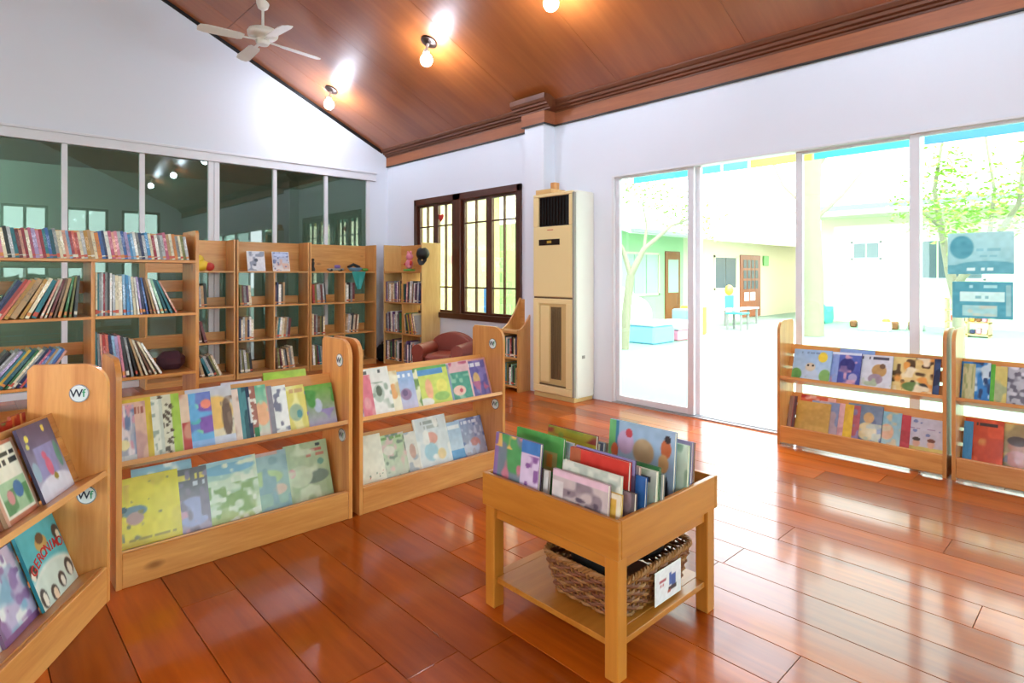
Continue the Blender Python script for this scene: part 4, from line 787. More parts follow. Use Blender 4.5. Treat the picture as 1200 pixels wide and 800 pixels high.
# ------------------------------------------------------------------ small case beside the air conditioner
g = empty('bookcase', (4.30, 4.735, 0), rad(-90), 'low pine bookcase with scooped sloping sides beside the air conditioner', 'bookcase'); GW, GD = .275, .30
prof = [(0, 0), (GD, 0), (GD, .98), (GD - .02, .985)] + [(GD - .02 - (GD - .02) * u, .985 - .33 * (1 - (1 - u) ** 1.7) if u < 1 else .655) for u in (.15, .3, .45, .6, .75, .88, 1)]
for x0 in (0, GW - .02): MB().prism(prof, 'x', x0, x0 + .02).build('side_panel', 'case_z', g)
for z in (.06, .36, .635): B('shelf', 'case_x', g, (.0205, .003, z - .02, GW - .0205, GD - .016, z), c=.002)
B('back_board', 'case_x', g, (.0205, GD - .016, 0, GW - .0205, GD - .001, .97)); B('front_lip', 'pale_x', g, (.0205, 0, .635, GW - .0205, .016, .66), c=.003)
WG = Matrix.Translation((4.30, 4.735, 0)) @ Matrix.Rotation(rad(-90), 4, 'Z')
shelf_row(WG,   .024, .02, .36, mk('charcoal green white teal grey red black olive cream navy', (.016, .023), (.18, .23)), 'on the upper shelf of scooped bookcase', 'books in the scooped bookcase')
shelf_row(WG,   .024, .02, .06, mk('grey teal olive black white mint charcoal green tan', (.016, .024), (.18, .24)), 'on the bottom shelf of scooped bookcase', 'books in the scooped bookcase')

# ------------------------------------------------------------------ armchair
t = empty('armchair', (4.17, 5.54, 0), rad(-60), 'small red-brown leather armchair with rounded back under the dark window', 'armchair')
# local: faces -y, back at +y
def cushion(name, x0, y0, z0, x1, y1, z1, rr):
    mb = MB(); mb.box(x0, y0, z0, x1, y1, z1, c=rr); o = mb.build(name, 'leather_red', t, True)
    md = o.modifiers.new('soft', 'SUBSURF'); md.levels = 2; md.render_levels = 2; return o
bkp = [(-.36, .1)] + [(-.36 + .0, .42)] + [(.36 * math.cos(a), .42 + .24 * math.sin(a)) for a in [math.pi - math.pi * i / 14 for i in range(15)]] + [(.36, .1)]
o = MB().prism(bkp, 'y', .18, .36).build('backrest', 'leather_red', t); md = o.modifiers.new('round', 'BEVEL'); md.width = .05; md.segments = 4
B('base', 'leather_red', t, (-.34, -.32, .05, .34, .2, .26), c=.02); cushion('seat_cushion', -.22, -.34, .25, .22, .2, .40, .04)
for s_ in (-1, 1):
    a = MB(); xc = s_ * .31; a.tube([(xc, -.35, .44), (xc, .25, .44)], .095, 18); a.box(xc - .075, -.34, .05, xc + .075, .24, .44); a.build('armrest', 'leather_red', t, True)
for sx_ in (-.28, .28):
    for sy_ in (-.27, .3): MB().tube([(sx_, sy_, 0), (sx_, sy_, .06)], [.018, .024], 10).build('foot', 'darkwood_z', t, True)

t.scale = (.78, .78, .84)

# ------------------------------------------------------------------ air conditioner (floor standing column)
ac = empty('air_conditioner', (4.335, 4.275, 0), rad(-90), 'tall beige and white floor-standing air conditioner beside the glass doors', 'air conditioner')
AW, ADp, AH = .555, .312, 2.068
B('cabinet', 'ac_white', ac, (.0, .035, .03, AW, ADp, AH), c=.012)
B('base', 'ac_beige_dark', ac, (.005, .01, 0, AW - .005, ADp - .02, .045), c=.004)
B('side_trim', 'ac_grey', ac, (AW - .025, .0, .05, AW - .0, .034, AH - .02), c=.004)
B('upper_panel', 'ac_beige', ac, (.0, 0, 1.02, AW - .026, .034, 1.73), c=.008)
B('panel_gap', 'ac_gap', ac, (.004, .012, 1.003, AW - .03, .034, 1.019))
lp = B('lower_panel', 'ac_beige', ac, (.0, 0, .05, AW - .026, .034, .12), (.0, 0, .95, AW - .026, .034, 1.002), (.0, 0, .12, .08, .034, .96), (AW - .11, 0, .12, AW - .026, .034, .96), c=.006)
B('intake_panel', 'ac_beige_dark', ac, (.08, .016, .12, AW - .11, .034, .96)); B('intake_edge', 'ac_beige', ac, (.1, .004, .16, .22, .0155, .93), c=.006)
for i in range(7): B('intake_slat', 'ac_gap', ac, (.245 + i * .02, .006, .20, .255 + i * .02, .0155, .92))
B('sill_line', 'ac_gap', ac, (.09, .004, .128, AW - .12, .0155, .142))
B('outlet_surround', 'ac_beige', ac, (0, 0, 2.03, AW - .026, .034, AH - .005), (0, 0, 1.731, .075, .034, 2.03), (AW - .07, 0, 1.731, AW - .026, .034, 2.03), c=.006)
B('outlet', 'black', ac, (.076, .02, 1.731, AW - .071, .034, 2.03))
for i in range(9): B('outlet_vane', 'bronze', ac, (.098 + i * .04, .004, 1.74, .102 + i * .04, .0195, 2.025))
B('brand_mark', 'ink_red', ac, (.2, -.001, 1.69, .28, .0, 1.697)); B('display', 'bronze', ac, (.085, -.004, 1.54, .37, .0, 1.60), c=.002); B('display_light', 'ink_gold', ac, (.20, -.005, 1.56, .26, -.004, 1.585))
B('side_screw', 'ac_grey', ac, (AW, .12, .42, AW + .004, .16, .45))
t = empty('wooden_crate', (4.41, 4.16, AH), 0, 'small wooden tray and block lying on top of the air conditioner', 'box')
B('tray', 'pale_y', t, (-.05, -.12, 0, .16, .10, .012), (-.05, -.12, .012, -.04, .10, .045), (.15, -.12, .012, .16, .1, .045), (-.04, .09, .012, .15, .1, .045), (-.04, -.12, .012, .15, -.11, .045)); B('block', 'case_z', t, (.03, -.095, .013, .1, -.03, .12), c=.004)

# ------------------------------------------------------------------ book bin table
BX0, BX1, BY0, BY1 = 1.45, 2.065, 1.07, 1.70
bt = empty('book_bin_table', (0, 0, 0), 0, 'low wooden book bin on four legs with an open top tray', 'table')
for (a, b_) in ((BX0 + .008, BY0 + .008), (BX1 - .058, BY0 + .008), (BX0 + .008, BY1 - .058), (BX1 - .058, BY1 - .058)): B('leg', 'bin_z', bt, (a, b_, 0, a + .05, b_ + .05, .3795), c=.003)
B('tray_side', 'bin_y', bt, (BX0, BY0, .38, BX0 + .018, BY1, .5), c=.002); B('tray_side', 'bin_y', bt, (BX1 - .018, BY0, .38, BX1, BY1, .5), c=.002)
B('tray_side', 'bin_x', bt, (BX0 + .0185, BY0, .38, BX1 - .0185, BY0 + .018, .5), c=.002); B('tray_side', 'bin_x', bt, (BX0 + .0185, BY1 - .018, .38, BX1 - .0185, BY1, .5), c=.002)
for (a) in (BX0 + .02, BX1 - .038): B('apron', 'bin_y', bt, (a, BY0 + .0585, .335, a + .018, BY1 - .0585, .379), c=.002)
for (a) in (BY0 + .02, BY1 - .038): B('apron', 'bin_x', bt, (BX0 + .0585, a, .335, BX1 - .0585, a + .018, .379), c=.002)
B('tray_floor', 'bin_x', bt, (BX0 + .0185, BY0 + .0185, .38, BX1 - .0185, BY1 - .0185, .392)); B('tray_divider', 'bin_x', bt, (BX0 + .0195, 1.395, .393, BX1 - .0195, 1.407, .46))
B('lower_shelf', 'bin_x', bt, (BX0 + .02, BY0 + .06, .095, BX1 - .02, BY1 - .06, .115), (BX0 + .06, BY0 + .02, .095, BX1 - .06, BY0 + .0595, .115), (BX0 + .06, BY1 - .0595, .095, BX1 - .06, BY1 - .02, .115), c=.001)
def bin_book(X, yl, w_, h_, t_, edge, ops, label, lean=6):
    face_book(Matrix.Translation((X, yl, .393)) @ Matrix.Rotation(rad(-90), 4, 'Z') @ Matrix.Rotation(-rad(lean), 4, 'X') @ Matrix.Translation((0, 0, t_ * math.sin(rad(lean)))), w_, h_, t_, ops, edge, label, 'books in the bin table', 220, .002)
# left compartment (y 1.41 .. 1.68)
def stack(X, lst, lean=6):
    for (yl, w_, h_, t_, edge, ops, label, *gap) in lst:
        bin_book(X, yl, w_, h_, t_, edge, ops, label, lean); X += t_ / math.cos(rad(lean)) + .004 + (gap[0] if gap else 0)
    return X
stack(1.472, [
    (1.675, .235, .255, .014, '7a6a8a', [('bg', '6f7f8a'), ('n', 5, '4f9a5a', .5), ('n', 7, 'c87a8a', .62), ('r', .62, 0, 1, .82, 'd8c4dc'), ('n', 12, '8a5a9a', .6, .64, 0, .98, .8), ('r', .62, .82, 1, 1, '3f78b8'), ('r', 0, 0, .08, 1, '8a6aa0'), ('n', 9, 'e0b060', .66, 0, .8, .6, 1)], 'colourful comic-style book at the corner of the bin'),
    (1.62, .18, .17, .008, '3a2a30', [('bg', '4a3038')], 'short dark maroon book behind the comic-style one in bin'),
    (1.63, .21, .16, .012, 'e8e2d8', [('bg', 'ece8e0')], 'short white book in the left half of the bin'),
    (1.64, .2, .14, .016, 'b8b0a0', AA('c8c0b0', ['e0d8c8', '8a9a8a'], 71), 'stone grey short book in the left half of bin', .045),
    (1.675, .245, .255, .012, '4f9a4a', [('bg', '5aa852'), ('n', 3, '4a9844', .55), ('r', .62, .5, .9, .78, 'a89a5a'), ('r', .68, .55, .8, .74, 'd88a3a'), ('e', .2, .3, .2, .2, '68b45a')], 'large leaf green book with a small picture in bin'),
    (1.64, .22, .19, .014, 'b8c8c0', [('bg', 'a8b8a8'), ('n', 6, 'd8dccc', .55)], 'pale sage book just behind the leaf green one'),
    (1.60, .185, .235, .012, 'c8ccd0', [('g', 'b0bcc4', 'd0d0c4'), ('n', 4, '98acb8', .55), ('e', .5, .5, .3, .2, 'c4c0a8')], 'misty grey landscape book in the bin', .06),
    (1.67, .24, .2, .012, 'c8bc9c', AA('d8ccb0', ['b8a888', 'e8e0c8'], 72), 'sand coloured book in the left half of bin', .045),
    (1.665, .25, .235, .016, '7a2a2a', [('bg', 'c8b83a'), ('r', 0, .86, 1, 1, '9a3030'), ('n', 4, 'b0a02e', .55), ('n', 7, '8a9a3a', .6)], 'yellow book with a dark red top band in bin'),
    (1.60, .18, .2, .014, 'd8d0c0', AA('e0dcd0', ['c8b8a0', 'a8a898'], 73), 'off-white book behind the yellow and dark red one', .01),
    (1.675, .26, .2, .014, '7a8aa0', AA('8a9ab0', ['c8ccd4', '5a6a88'], 74), 'storm blue book towards the back of bin', .02),
    (1.66, .24, .19, .016, 'b08a6a', AA('c0a080', ['e0d0b8', '8a6a50'], 75), 'caramel brown book towards the back of bin'),
])
stack(1.474, [
    (1.372, .235, .19, .014, 'c8a8b0', [('bg', 'c4b4b0'), ('n', 6, '8a7a80', .55), ('r', 0, .9, 1, 1, 'e0bcc8'), ('n', 10, '5a4a58', .62, .3, 0, 1, .7), ('r', 0, 0, .2, .8, 'd8d0cc'), ('e', .5, .4, .1, .14, 'b8605a')], 'pinkish grey comic book with grey sketch figures in bin'),
    (1.25, .15, .165, .012, 'e0b860', [('bg', 'e8dcc0'), ('r', .3, .1, .9, .9, 'd8a840')], 'cream and amber short book in the bin corner'),
    (1.36, .245, .215, .012, 'dfe0d0', [('bg', 'dcdccc'), ('n', 3, 'ccd0bc', .5), ('n', 8, 'b8c0b0', .62)], 'plain pale greenish-white book in bin', .02),
    (1.21, .125, .16, .014, '6a5a58', [('bg', '6f6468'), ('n', 5, 'a88a94', .5), ('e', .5, .5, .25, .2, '8a6a90')], 'dark mauve small book near the bin rim'),
    (1.375, .25, .245, .016, 'b82a22', [('bg', 'cf3226'), ('n', 2, 'c02a20', .5), ('r', 0, 0, .2, 1, 'b05a30')], 'tall scarlet red book in the middle of bin'),
    (1.365, .25, .25, .007, '4a3a5a', [('bg', '5a4a6a'), ('r', 0, .8, 1, 1, '8a82b4')], 'dusky violet thin book behind the scarlet one'),
    (1.25, .17, .2, .012, '2a5a9a', [('bg', '2f66a8')], 'royal blue book beside the scarlet one in bin', .02),
    (1.37, .24, .215, .012, 'd8b0a8', AA('e0c0b8', ['c88a80', 'f0e0d8'], 76), 'shell pink book in the right half of bin', .01),
    (1.27, .19, .205, .014, 'd8dcc8', AA('dfe4d4', ['a8b898', 'c8b8a0'], 77), 'ivory green book in the right half of bin'),
    (1.25, .17, .215, .010, '2f6a3a', [('bg', '34743f'), ('n', 4, '5a9a5a', .6)], 'bottle green book in the right half of bin'),
    (1.24, .165, .19, .014, '8a9090', AA('9aa0a0', ['c8ccc8', '6a7074'], 78), 'pewter grey book in the right half of bin', .115),
    (1.40, .285, .295, .016, '8fa8c0', [('bg', '9fb8d0'), ('r', 0, 0, .1, 1, '6ab06a'), ('r', .1, 0, .16, 1, '3a7a9a'), ('e', .27, .75, .14, .16, 'c8a8c8'), ('e', .32, .87, .06, .06, 'c03a44'), ('e', .55, .68, .17, .17, 'c0a078'), ('e', .88, .78, .08, .12, 'c8683a'), ('e', .9, .9, .05, .05, '2a2020'), ('e', .85, .6, .08, .12, 'd8a870'), ('e', .45, .40, .11, .09, 'c8342e'), ('e', .72, .3, .14, .2, 'd0402c'), ('e', .86, .28, .08, .22, '18181c'), ('e', .1, .62, .06, .1, 'd0603a'), ('n', 6, '4a5a6a', .62, 0, .1, .5, .5), ('e', .2, .35, .12, .08, 'd8b84a')], 'large collage cover book with red and black patches rising from bin', .012),
    (1.23, .15, .25, .014, 'c0d4b8', [('bg', 'd0e0c8'), ('n', 5, '9ab89a', .55)], 'mint white tall book right of the collage cover', .004),
    (1.20, .11, .21, .012, '2f86b8', [('bg', '3590c4')], 'vivid cyan blue narrow book near the bin back', .012),
    (1.22, .125, .25, .014, 'a898c0', [('bg', 'a898c4'), ('r', .3, .35, .85, .9, 'd0ccb0'), ('r', .45, .45, .7, .8, '9ab07a'), ('r', 0, 0, .16, 1, 'b85a8a'), ('n', 4, '9488b8', .55, 0, 0, 1, .35)], 'lilac book with a framed green picture at the bin back'),
    (1.21, .115, .245, .010, '9a7a68', [('bg', 'a08474')], 'taupe brown thin book behind the lilac one in bin'),
], lean=5)

# ------------------------------------------------------------------ wicker basket with sign
bs = empty('wicker_basket', (1.765, 1.30, .1155), 0, 'brown wicker basket on the lower shelf of the book bin', 'basket')
HX, HY = .235, .175; BH = .138
def rrect(u, gx, gy, r_=.06):
    # rounded rectangle perimeter point
    L_ = [2 * (gx - r_), math.pi * r_ / 2, 2 * (gy - r_), math.pi * r_ / 2] * 2; tot = sum(L_); d = (u % 1) * tot; i = 0
    segs = [('l', (-gx + r_, -gy), (1, 0), 2 * (gx - r_)), ('a', (gx - r_, -gy + r_), -90, 0), ('l', (gx, -gy + r_), (0, 1), 2 * (gy - r_)), ('a', (gx - r_, gy - r_), 0, 0), ('l', (gx - r_, gy), (-1, 0), 2 * (gx - r_)), ('a', (-gx + r_, gy - r_), 90, 0), ('l', (-gx, gy - r_), (0, -1), 2 * (gy - r_)), ('a', (-gx + r_, -gy + r_), 180, 0)]
    for sgm in segs:
        ln = sgm[3] if sgm[0] == 'l' else math.pi * r_ / 2
        if d <= ln + 1e-9:
            if sgm[0] == 'l': return (sgm[1][0] + sgm[2][0] * d, sgm[1][1] + sgm[2][1] * d), ((sgm[2][1], -sgm[2][0]))
            a = rad(sgm[2]) + d / r_; return (sgm[1][0] + r_ * math.cos(a), sgm[1][1] + r_ * math.sin(a)), (math.cos(a), math.sin(a))
        d -= ln
    return (-gx + r_, -gy), (0, -1)
NS = 46
def ring(z, amp, ph, rr, n=184):
    pts = []; fl = .86 + .14 * (z / BH)
    for i in range(n + 1):
        (px_, py_), (nx_, ny_) = rrect(i / n, HX * fl, HY * fl); w_ = amp * math.cos(math.pi * i / n * NS + ph); pts.append((px_ + nx_ * w_, py_ + ny_ * w_, z))
    return MB().tube(pts, rr, 5, cap=False)
for j in range(9): ring(.012 + j * .0138, .0055, math.pi * (j % 2), .0062, 184).build('strand', 'wicker' if j % 3 else 'wicker_light', bs, True)
mb = MB()
for i in range(NS):
    p0, _ = rrect((i + .0) / NS, HX * .86, HY * .86); p1, _ = rrect((i + .0) / NS, HX, HY); mb.tube([(p0[0], p0[1], .004), (p1[0], p1[1], BH - .004)], .0045, 5)
mb.build('stakes', 'wicker_light', bs, True)
mb = MB()
for ph in (0, 2.1, 4.2):
    pts = []
    for i in range(161):
        (px_, py_), (nx_, ny_) = rrect(i / 160, HX, HY); a = i / 160 * 2 * math.pi * 30 + ph; pts.append((px_ + nx_ * .007 * math.cos(a), py_ + ny_ * .007 * math.cos(a), BH + .004 + .007 * math.sin(a)))
    mb.tube(pts, .006, 5, cap=False)
mb.build('rim', 'wicker_light', bs, True)
B('basket_bottom', 'wicker', bs, (-HX * .8, -HY * .8, 0, HX * .8, HY * .8, .008))
cl = MB()
for (a, b_, c, r1, r2, r3) in ((-.07, .02, .13, .12, .11, .065), (.09, -.02, .14, .10, .10, .06), (.0, .05, .15, .10, .07, .055)): cl.ball((1.765 + a, 1.30 + b_, .1155 + c), r1, r2, r3, 18, 10)
tag(cl.build('cloth_bundle', 'black_cloth', smooth=True), 'black folded cloth piled inside the wicker basket', 'cloth')
sg_ = empty('basket_sign', (1.71, 1.30 - HY - .013, .125), 0, 'white paper sign with red text hung on the wicker basket', 'sign')
B('card', 'paper_white', sg_, (0, -.002, 0, .165, 0, .115), c=.0008); p = link('card_print', print_mesh(.155, .105, [('bg', 'eeedf2'), ('t', .08, .42, .62, .72, 'b04a5a'), ('t', .12, .42, .50, .57, 'c0707a'), ('r', .52, .40, .62, .80, '3f66b0'), ('r', .62, .35, .80, .72, '3558a0'), ('r', .50, .22, .84, .36, '2a2430'), ('r', .48, .18, .6, .26, 'b04a38')], 220), sg_); p.location = (.005, -.0026, .005)

# ------------------------------------------------------------------ ceiling fan
FX, FY = 2.337, 6.291; FZ = ceil_z(FX)
fan = empty('ceiling_fan', (FX, FY, 3.70), 0, 'cream four-blade ceiling fan hanging from the brown ceiling', 'ceiling fan')
top_ = FZ - 3.70
MB().lathe([(.02, top_ - .09), (.05, top_ - .07), (.065, top_ - .02), (.065, top_ + .02)], 20).build('canopy', 'fan_white', fan, True)
MB().tube([(0, 0, .10), (0, 0, top_ - .07)], .014, 12).build('rod', 'fan_white', fan, True)
MB().lathe([(.02, .02), (.13, .03), (.15, .05), (.155, .085), (.14, .11), (.05, .125), (.02, .13)], 28).build('motor', 'fan_white', fan, True)
MB().lathe([(.01, -.05), (.055, -.045), (.07, -.02), (.065, .02)], 20).build('hub', 'fan_white', fan, True)
bl = MB(); prof = [(.20, -.045), (.24, -.06), (.55, -.07), (.62, -.055), (.635, 0), (.62, .055), (.55, .07), (.24, .06), (.20, .045)]
bl.prism(prof, 'z', -.004, .004); bl.xf(Matrix.Rotation(rad(12), 4, 'X')); blade_me = bl.mesh('blade', 'fan_white')
arm = MB(); arm.box(.05, -.018, -.004, .23, .018, .006, c=.002); arm_me = arm.mesh('blade_arm', 'fan_white')
va = math.degrees(YAW)
for k_ in range(4):
    a = va - 90 + 44 + 90 * k_
    o = link('blade', blade_me, fan); o.rotation_euler = (0, rad(3), rad(a)); o2 = link('blade_arm', arm_me, fan); o2.rotation_euler = (0, rad(3), rad(a))

# ------------------------------------------------------------------ ceiling lamps
def lamp(x, y, label):
    z = ceil_z(x); sg = 1 if x > 0 else -1
    l = empty('ceiling_lamp', (x, y, z), 0, label, 'ceiling lamp', 'bulb lamps on the sloping ceiling')
    n_ = Vector((-sg * math.sin(sl), 0, -math.cos(sl)))
    MB().tube([tuple(n_ * -.004), tuple(n_ * .014), tuple(n_ * .03)], [.085, .085, .04], 24).build('canopy', 'bronze', l, True)
    MB().tube([tuple(n_ * .02), tuple(n_ * .05), tuple(n_ * .05 + Vector((-.01 * sg, 0, -.04)))], .014, 10).build('arm', 'lamp_white', l, True)
    p = n_ * .05 + Vector((-.012 * sg, 0, -.04))
    MB().lathe([(.02, 0), (.032, -.015), (.034, -.05), (.03, -.06)], 18, tuple(p)).build('socket', 'lamp_white', l, True)
    MB().ball(tuple(p + Vector((0, 0, -.11))), .06, .06, .062, 20, 14).build('bulb', 'bulb', l, True)
for (y, lb) in ((6.985, 'glowing bulb lamp on brown ceiling near the gable wall'), (4.868, 'glowing bulb lamp on brown ceiling midway along the room'), (3.17, 'glowing bulb lamp on brown ceiling above the sliding doors'), (.95, 'ceiling bulb lamp over the teal-poster shelf'), (-1.1, 'ceiling bulb lamp over the doors behind')):
    lamp(3.45, y, lb)
for (y, lb) in ((6.985, 'ceiling bulb lamp on far slope near gable'), (4.868, 'ceiling bulb lamp on far slope midway'), (2.95, 'ceiling bulb lamp on the far slope'), (.95, 'ceiling bulb lamp on far slope behind'), (-1.1, 'ceiling bulb lamp on far slope by the rear windows')):
    lamp(-2.6, y, lb)

bl_ = empty('added_fill_bulb', (-1.0, 9.4, 2.9), 0, 'added unseen fill bulb in the dim room behind glass', 'ceiling lamp')  # added bulb, out of view, to brighten the room seen through the panes
MB().lathe([(.06, -.02), (.06, 0)], 18).build('canopy', 'lamp_white', bl_, True); MB().ball((0, 0, -.09), .05).build('bulb', 'bulb_fill', bl_, True); MB().tube([(0, 0, -.05), (0, 0, -.01)], .02, 10).build('socket', 'lamp_white', bl_, True)

# ------------------------------------------------------------------ courtyard
tag(B('ground', 'court_green', None, (XW + .12, -40, -.12, 60, 7.75, -.02)), kind='structure')
tag(B('ground_outer', 'court_green', None, (-60, -40, -.14, XW + .12, YF - .12, -.10), (-60, YF - .12, -.14, XL - .12, 40, -.1), (XW + .12, 7.75, -.14, 60, 40, -.03)), kind='structure')
def wbox(parent, name, mat, *b_, c=0.0): return B(name, mat, parent, *b_, c=c)
# facing building (facade looks towards -y)
fb = empty('building', (0, 0, 0), 0, 'single-storey cream classroom building with a brown door across courtyard', 'building')
FYb = 7.75
wbox(fb, 'wall', 'bld_green', (10.0, FYb, -.02, 13.2, FYb + .2, 2.5), (10.0, FYb + .2, -.02, 10.2, 12.2, 2.5)); wbox(fb, 'wall', 'bld_cream', (13.2, FYb, -.02, 24, FYb + .2, 2.5))
MB().prism([(FYb - .9, 2.06), (FYb + 4.5, 3.9), (FYb + 4.5, 3.98), (FYb - .9, 2.14)], 'x', 9.7, 24).build('roof', 'bld_roof', fb)
wbox(fb, 'gutter', 'gutter', (9.7, FYb - .97, 2.08, 13.0, FYb - .9, 2.16)); wbox(fb, 'fascia', 'soffit', (13.0, FYb - .93, 2.05, 24, FYb - .9, 2.16))
def window(parent, x0, x1, z0, z1, panes=2, gl='far_glass'):
    f = wbox(parent, 'window', 'bld_cream', (x0, FYb - .03, z0, x1, FYb, z0 + .05), (x0, FYb - .03, z1 - .05, x1, FYb, z1), (x0, FYb - .03, z0, x0 + .05, FYb, z1), (x1 - .05, FYb - .03, z0, x1, FYb, z1))
    for i in range(panes):
        a = x0 + .05 + (x1 - x0 - .1) * i / panes; b_ = x0 + .05 + (x1 - x0 - .1) * (i + 1) / panes; wbox(f, 'pane', gl, (a + .015, FYb - .015, z0 + .05, b_ - .015, FYb - .005, z1 - .05))
window(fb, 10.55, 12.1, .75, 1.75, 3, 'curtain'); window(fb, 14.75, 16.05, .82, 1.75, 2)
dr = wbox(fb, 'door', 'door_wood', (16.25, FYb - .04, 0, 17.55, FYb, 1.8), c=.01)
for i in range(4):
    for j in range(3): wbox(dr, 'door_pane', 'far_glass', (16.42 + i * .25, FYb - .046, .82 + j * .3, 16.60 + i * .25, FYb - .04, 1.06 + j * .3))
for i in range(2): wbox(dr, 'notice', 'paper_white', (16.45 + i * .4, FYb - .05, .48, 16.75 + i * .4, FYb - .046, .72))
dr = wbox(fb, 'door', 'door_wood', (12.35, FYb - .04, 0, 13.0, FYb, 1.8), c=.01); wbox(dr, 'door_pane', 'curtain', (12.45, FYb - .046, .8, 12.9, FYb - .04, 1.6))
# side building (facade looks towards -x)
sbx = 17.2
sb = empty('building', (0, 0, 0), 0, 'long cream building with grey-edged white roof right of the courtyard', 'building')
wbox(sb, 'wall', 'bld_cream', (sbx, -14, -.02, sbx + .2, 5.9, 2.75)); wbox(sb, 'wall', 'bld_cream', (sbx + .2, 5.7, -.02, 24, 5.9, 2.7))
MB().prism([(sbx - 1.0, 2.86), (sbx + 6, 5.6), (sbx + 6, 5.7), (sbx - 1.0, 2.96)], 'y', -14, 6.6).build('roof', 'bld_roof', sb)
wbox(sb, 'gutter', 'gutter', (sbx - 1.09, -14, 2.84, sbx - 1.0, 6.6, 2.97)); wbox(sb, 'soffit', 'soffit', (sbx - 1.0, -14, 2.72, sbx, 6.5, 2.78))
def window_x(y0, y1, z0, z1, panes, gl):
    f = wbox(sb, 'window', 'frame_white', (sbx - .03, y0, z0, sbx, y1, z0 + .05), (sbx - .03, y0, z1 - .05, sbx, y1, z1), (sbx - .03, y0, z0, sbx, y0 + .05, z1), (sbx - .03, y1 - .05, z0, sbx, y1, z1))
    for i in range(panes):
        a = y0 + .05 + (y1 - y0 - .1) * i / panes; b_ = y0 + .05 + (y1 - y0 - .1) * (i + 1) / panes; wbox(f, 'pane', gl, (sbx - .015, a + .02, z0 + .05, sbx - .005, b_ - .02, z1 - .05))
window_x(4.45, 5.15, 1.62, 2.1, 2, 'far_glass'); window_x(2.35, 3.75, 1.1, 2.1, 3, 'far_glass'); window_x(-.6, 1.0, 1.1, 2.1, 3, 'far_glass')
# neighbouring wall seen through the dark window
tag(B('garden_wall', 'bld_cream', None, (5.2, 11.0, -.02, 9.95, 11.12, 3.2)), 'cream garden wall outside the dark wooden window', 'wall')
def poster(name, mat, x0, x1, z0, z1, label, cat='poster'): tag(B(name, mat, None, (x0, 10.987, z0, x1, 10.999, z1), c=.002), label, cat)
poster('poster', 'toy_blue', 9.42, 9.66, .06, .92, 'blue poster on the garden wall behind dark window'); poster('poster', 'toy_green', 9.05, 9.38, .06, .30, 'small green poster on garden wall'); poster('banner', 'toy_pink', 8.33, 8.74, 1.5, 1.68, 'narrow pink strip on garden wall')
tag(B('poster', 'toy_pink', None, (9.987, 9.2, .1, 9.999, 10.2, .85), c=.002), 'pink poster on the classroom end wall behind dark window', 'poster')
hp = [(.5 * .12 * 16 / 16 * math.sin(a) ** 3, .12 / 32 * (13 * math.cos(a) - 5 * math.cos(2 * a) - 2 * math.cos(3 * a) - math.cos(4 * a))) for a in [2 * math.pi * i / 28 for i in range(28)]]
tag(MB().prism([(6.32 + u, 2.0 + v) for u, v in hp], 'x', XW + .0165, XW + .0215).build('heart_sticker', 'toy_red'), 'red paper heart stuck on the dark window pane', 'sticker')

# coloured awning boards above the doors
aw = empty('awning', (0, 0, 0), 0, 'awning outside the doors edged with blue, green and yellow boards', 'awning')
for (y0, y1, mt) in ((.40, 1.235, 'toy_blue'), (1.26, 2.12, 'toy_teal'), (2.14, 2.75, 'toy_yellow'), (2.78, 3.05, 'toy_blue'), (3.08, 4.2, 'toy_teal'), (-.6, .37, 'toy_yellow')):
    wbox(aw, 'edge_board', mt, (6.0, y0, 2.355, 6.03, y1, 2.435))
for y in (-.6, .385, 1.247, 2.13, 2.765, 3.065, 4.2): wbox(aw, 'rafter', 'frame_white', (XW + .13, y - .012, 2.44, 6.03, y + .012, 2.48))
# posters on the glass door
def glass_sign(y0, y1, z0, z1, ops, label):
    r = empty('window_poster', label=label, cat='poster', group='teal posters on the glass door', mat=Matrix.Translation((XW + .02, y1, z0)) @ Matrix.Rotation(rad(-90), 4, 'Z'))
    wd, ht = y1 - y0, z1 - z0; p = link('sheet', print_mesh(wd, ht, ops, 170), r); p.location = (0, .0122, 0); p.data.materials[0] = M['print_paper']
glass_sign(.505, .835, 1.25, 1.512, [('g', 'b4d4dc', '9cc4d0'), ('e', .22, .65, .2, .3, '5f9cb0'), ('r', 0, 0, 1, .22, '6fa8ba'), ('e', .6, .2, .5, .12, '6fa8ba'), ('t', .25, .75, .08, .15, 'e4f0f2'), ('t', .45, .9, .55, .62, '8fbccb'), ('t', .5, .85, .4, .45, '8fbccb')], 'pale teal poster with round emblem on the glass door')
glass_sign(.51, .81, .97, 1.202, [('bg', '5f9fb4'), ('r', .14, .45, .86, .72, 'd4e8ea'), ('t', .25, .75, .82, .9, 'b4d8e0'), ('t', .4, .6, .55, .62, '8ab4c0'), ('r', .18, .06, .74, .36, 'a8ccd2'), ('n', 10, 'c4c8c0', .55, .18, .06, .74, .36), ('r', .9, .1, .97, .9, '9cc0c8')], 'deep teal poster with white band on the glass door')

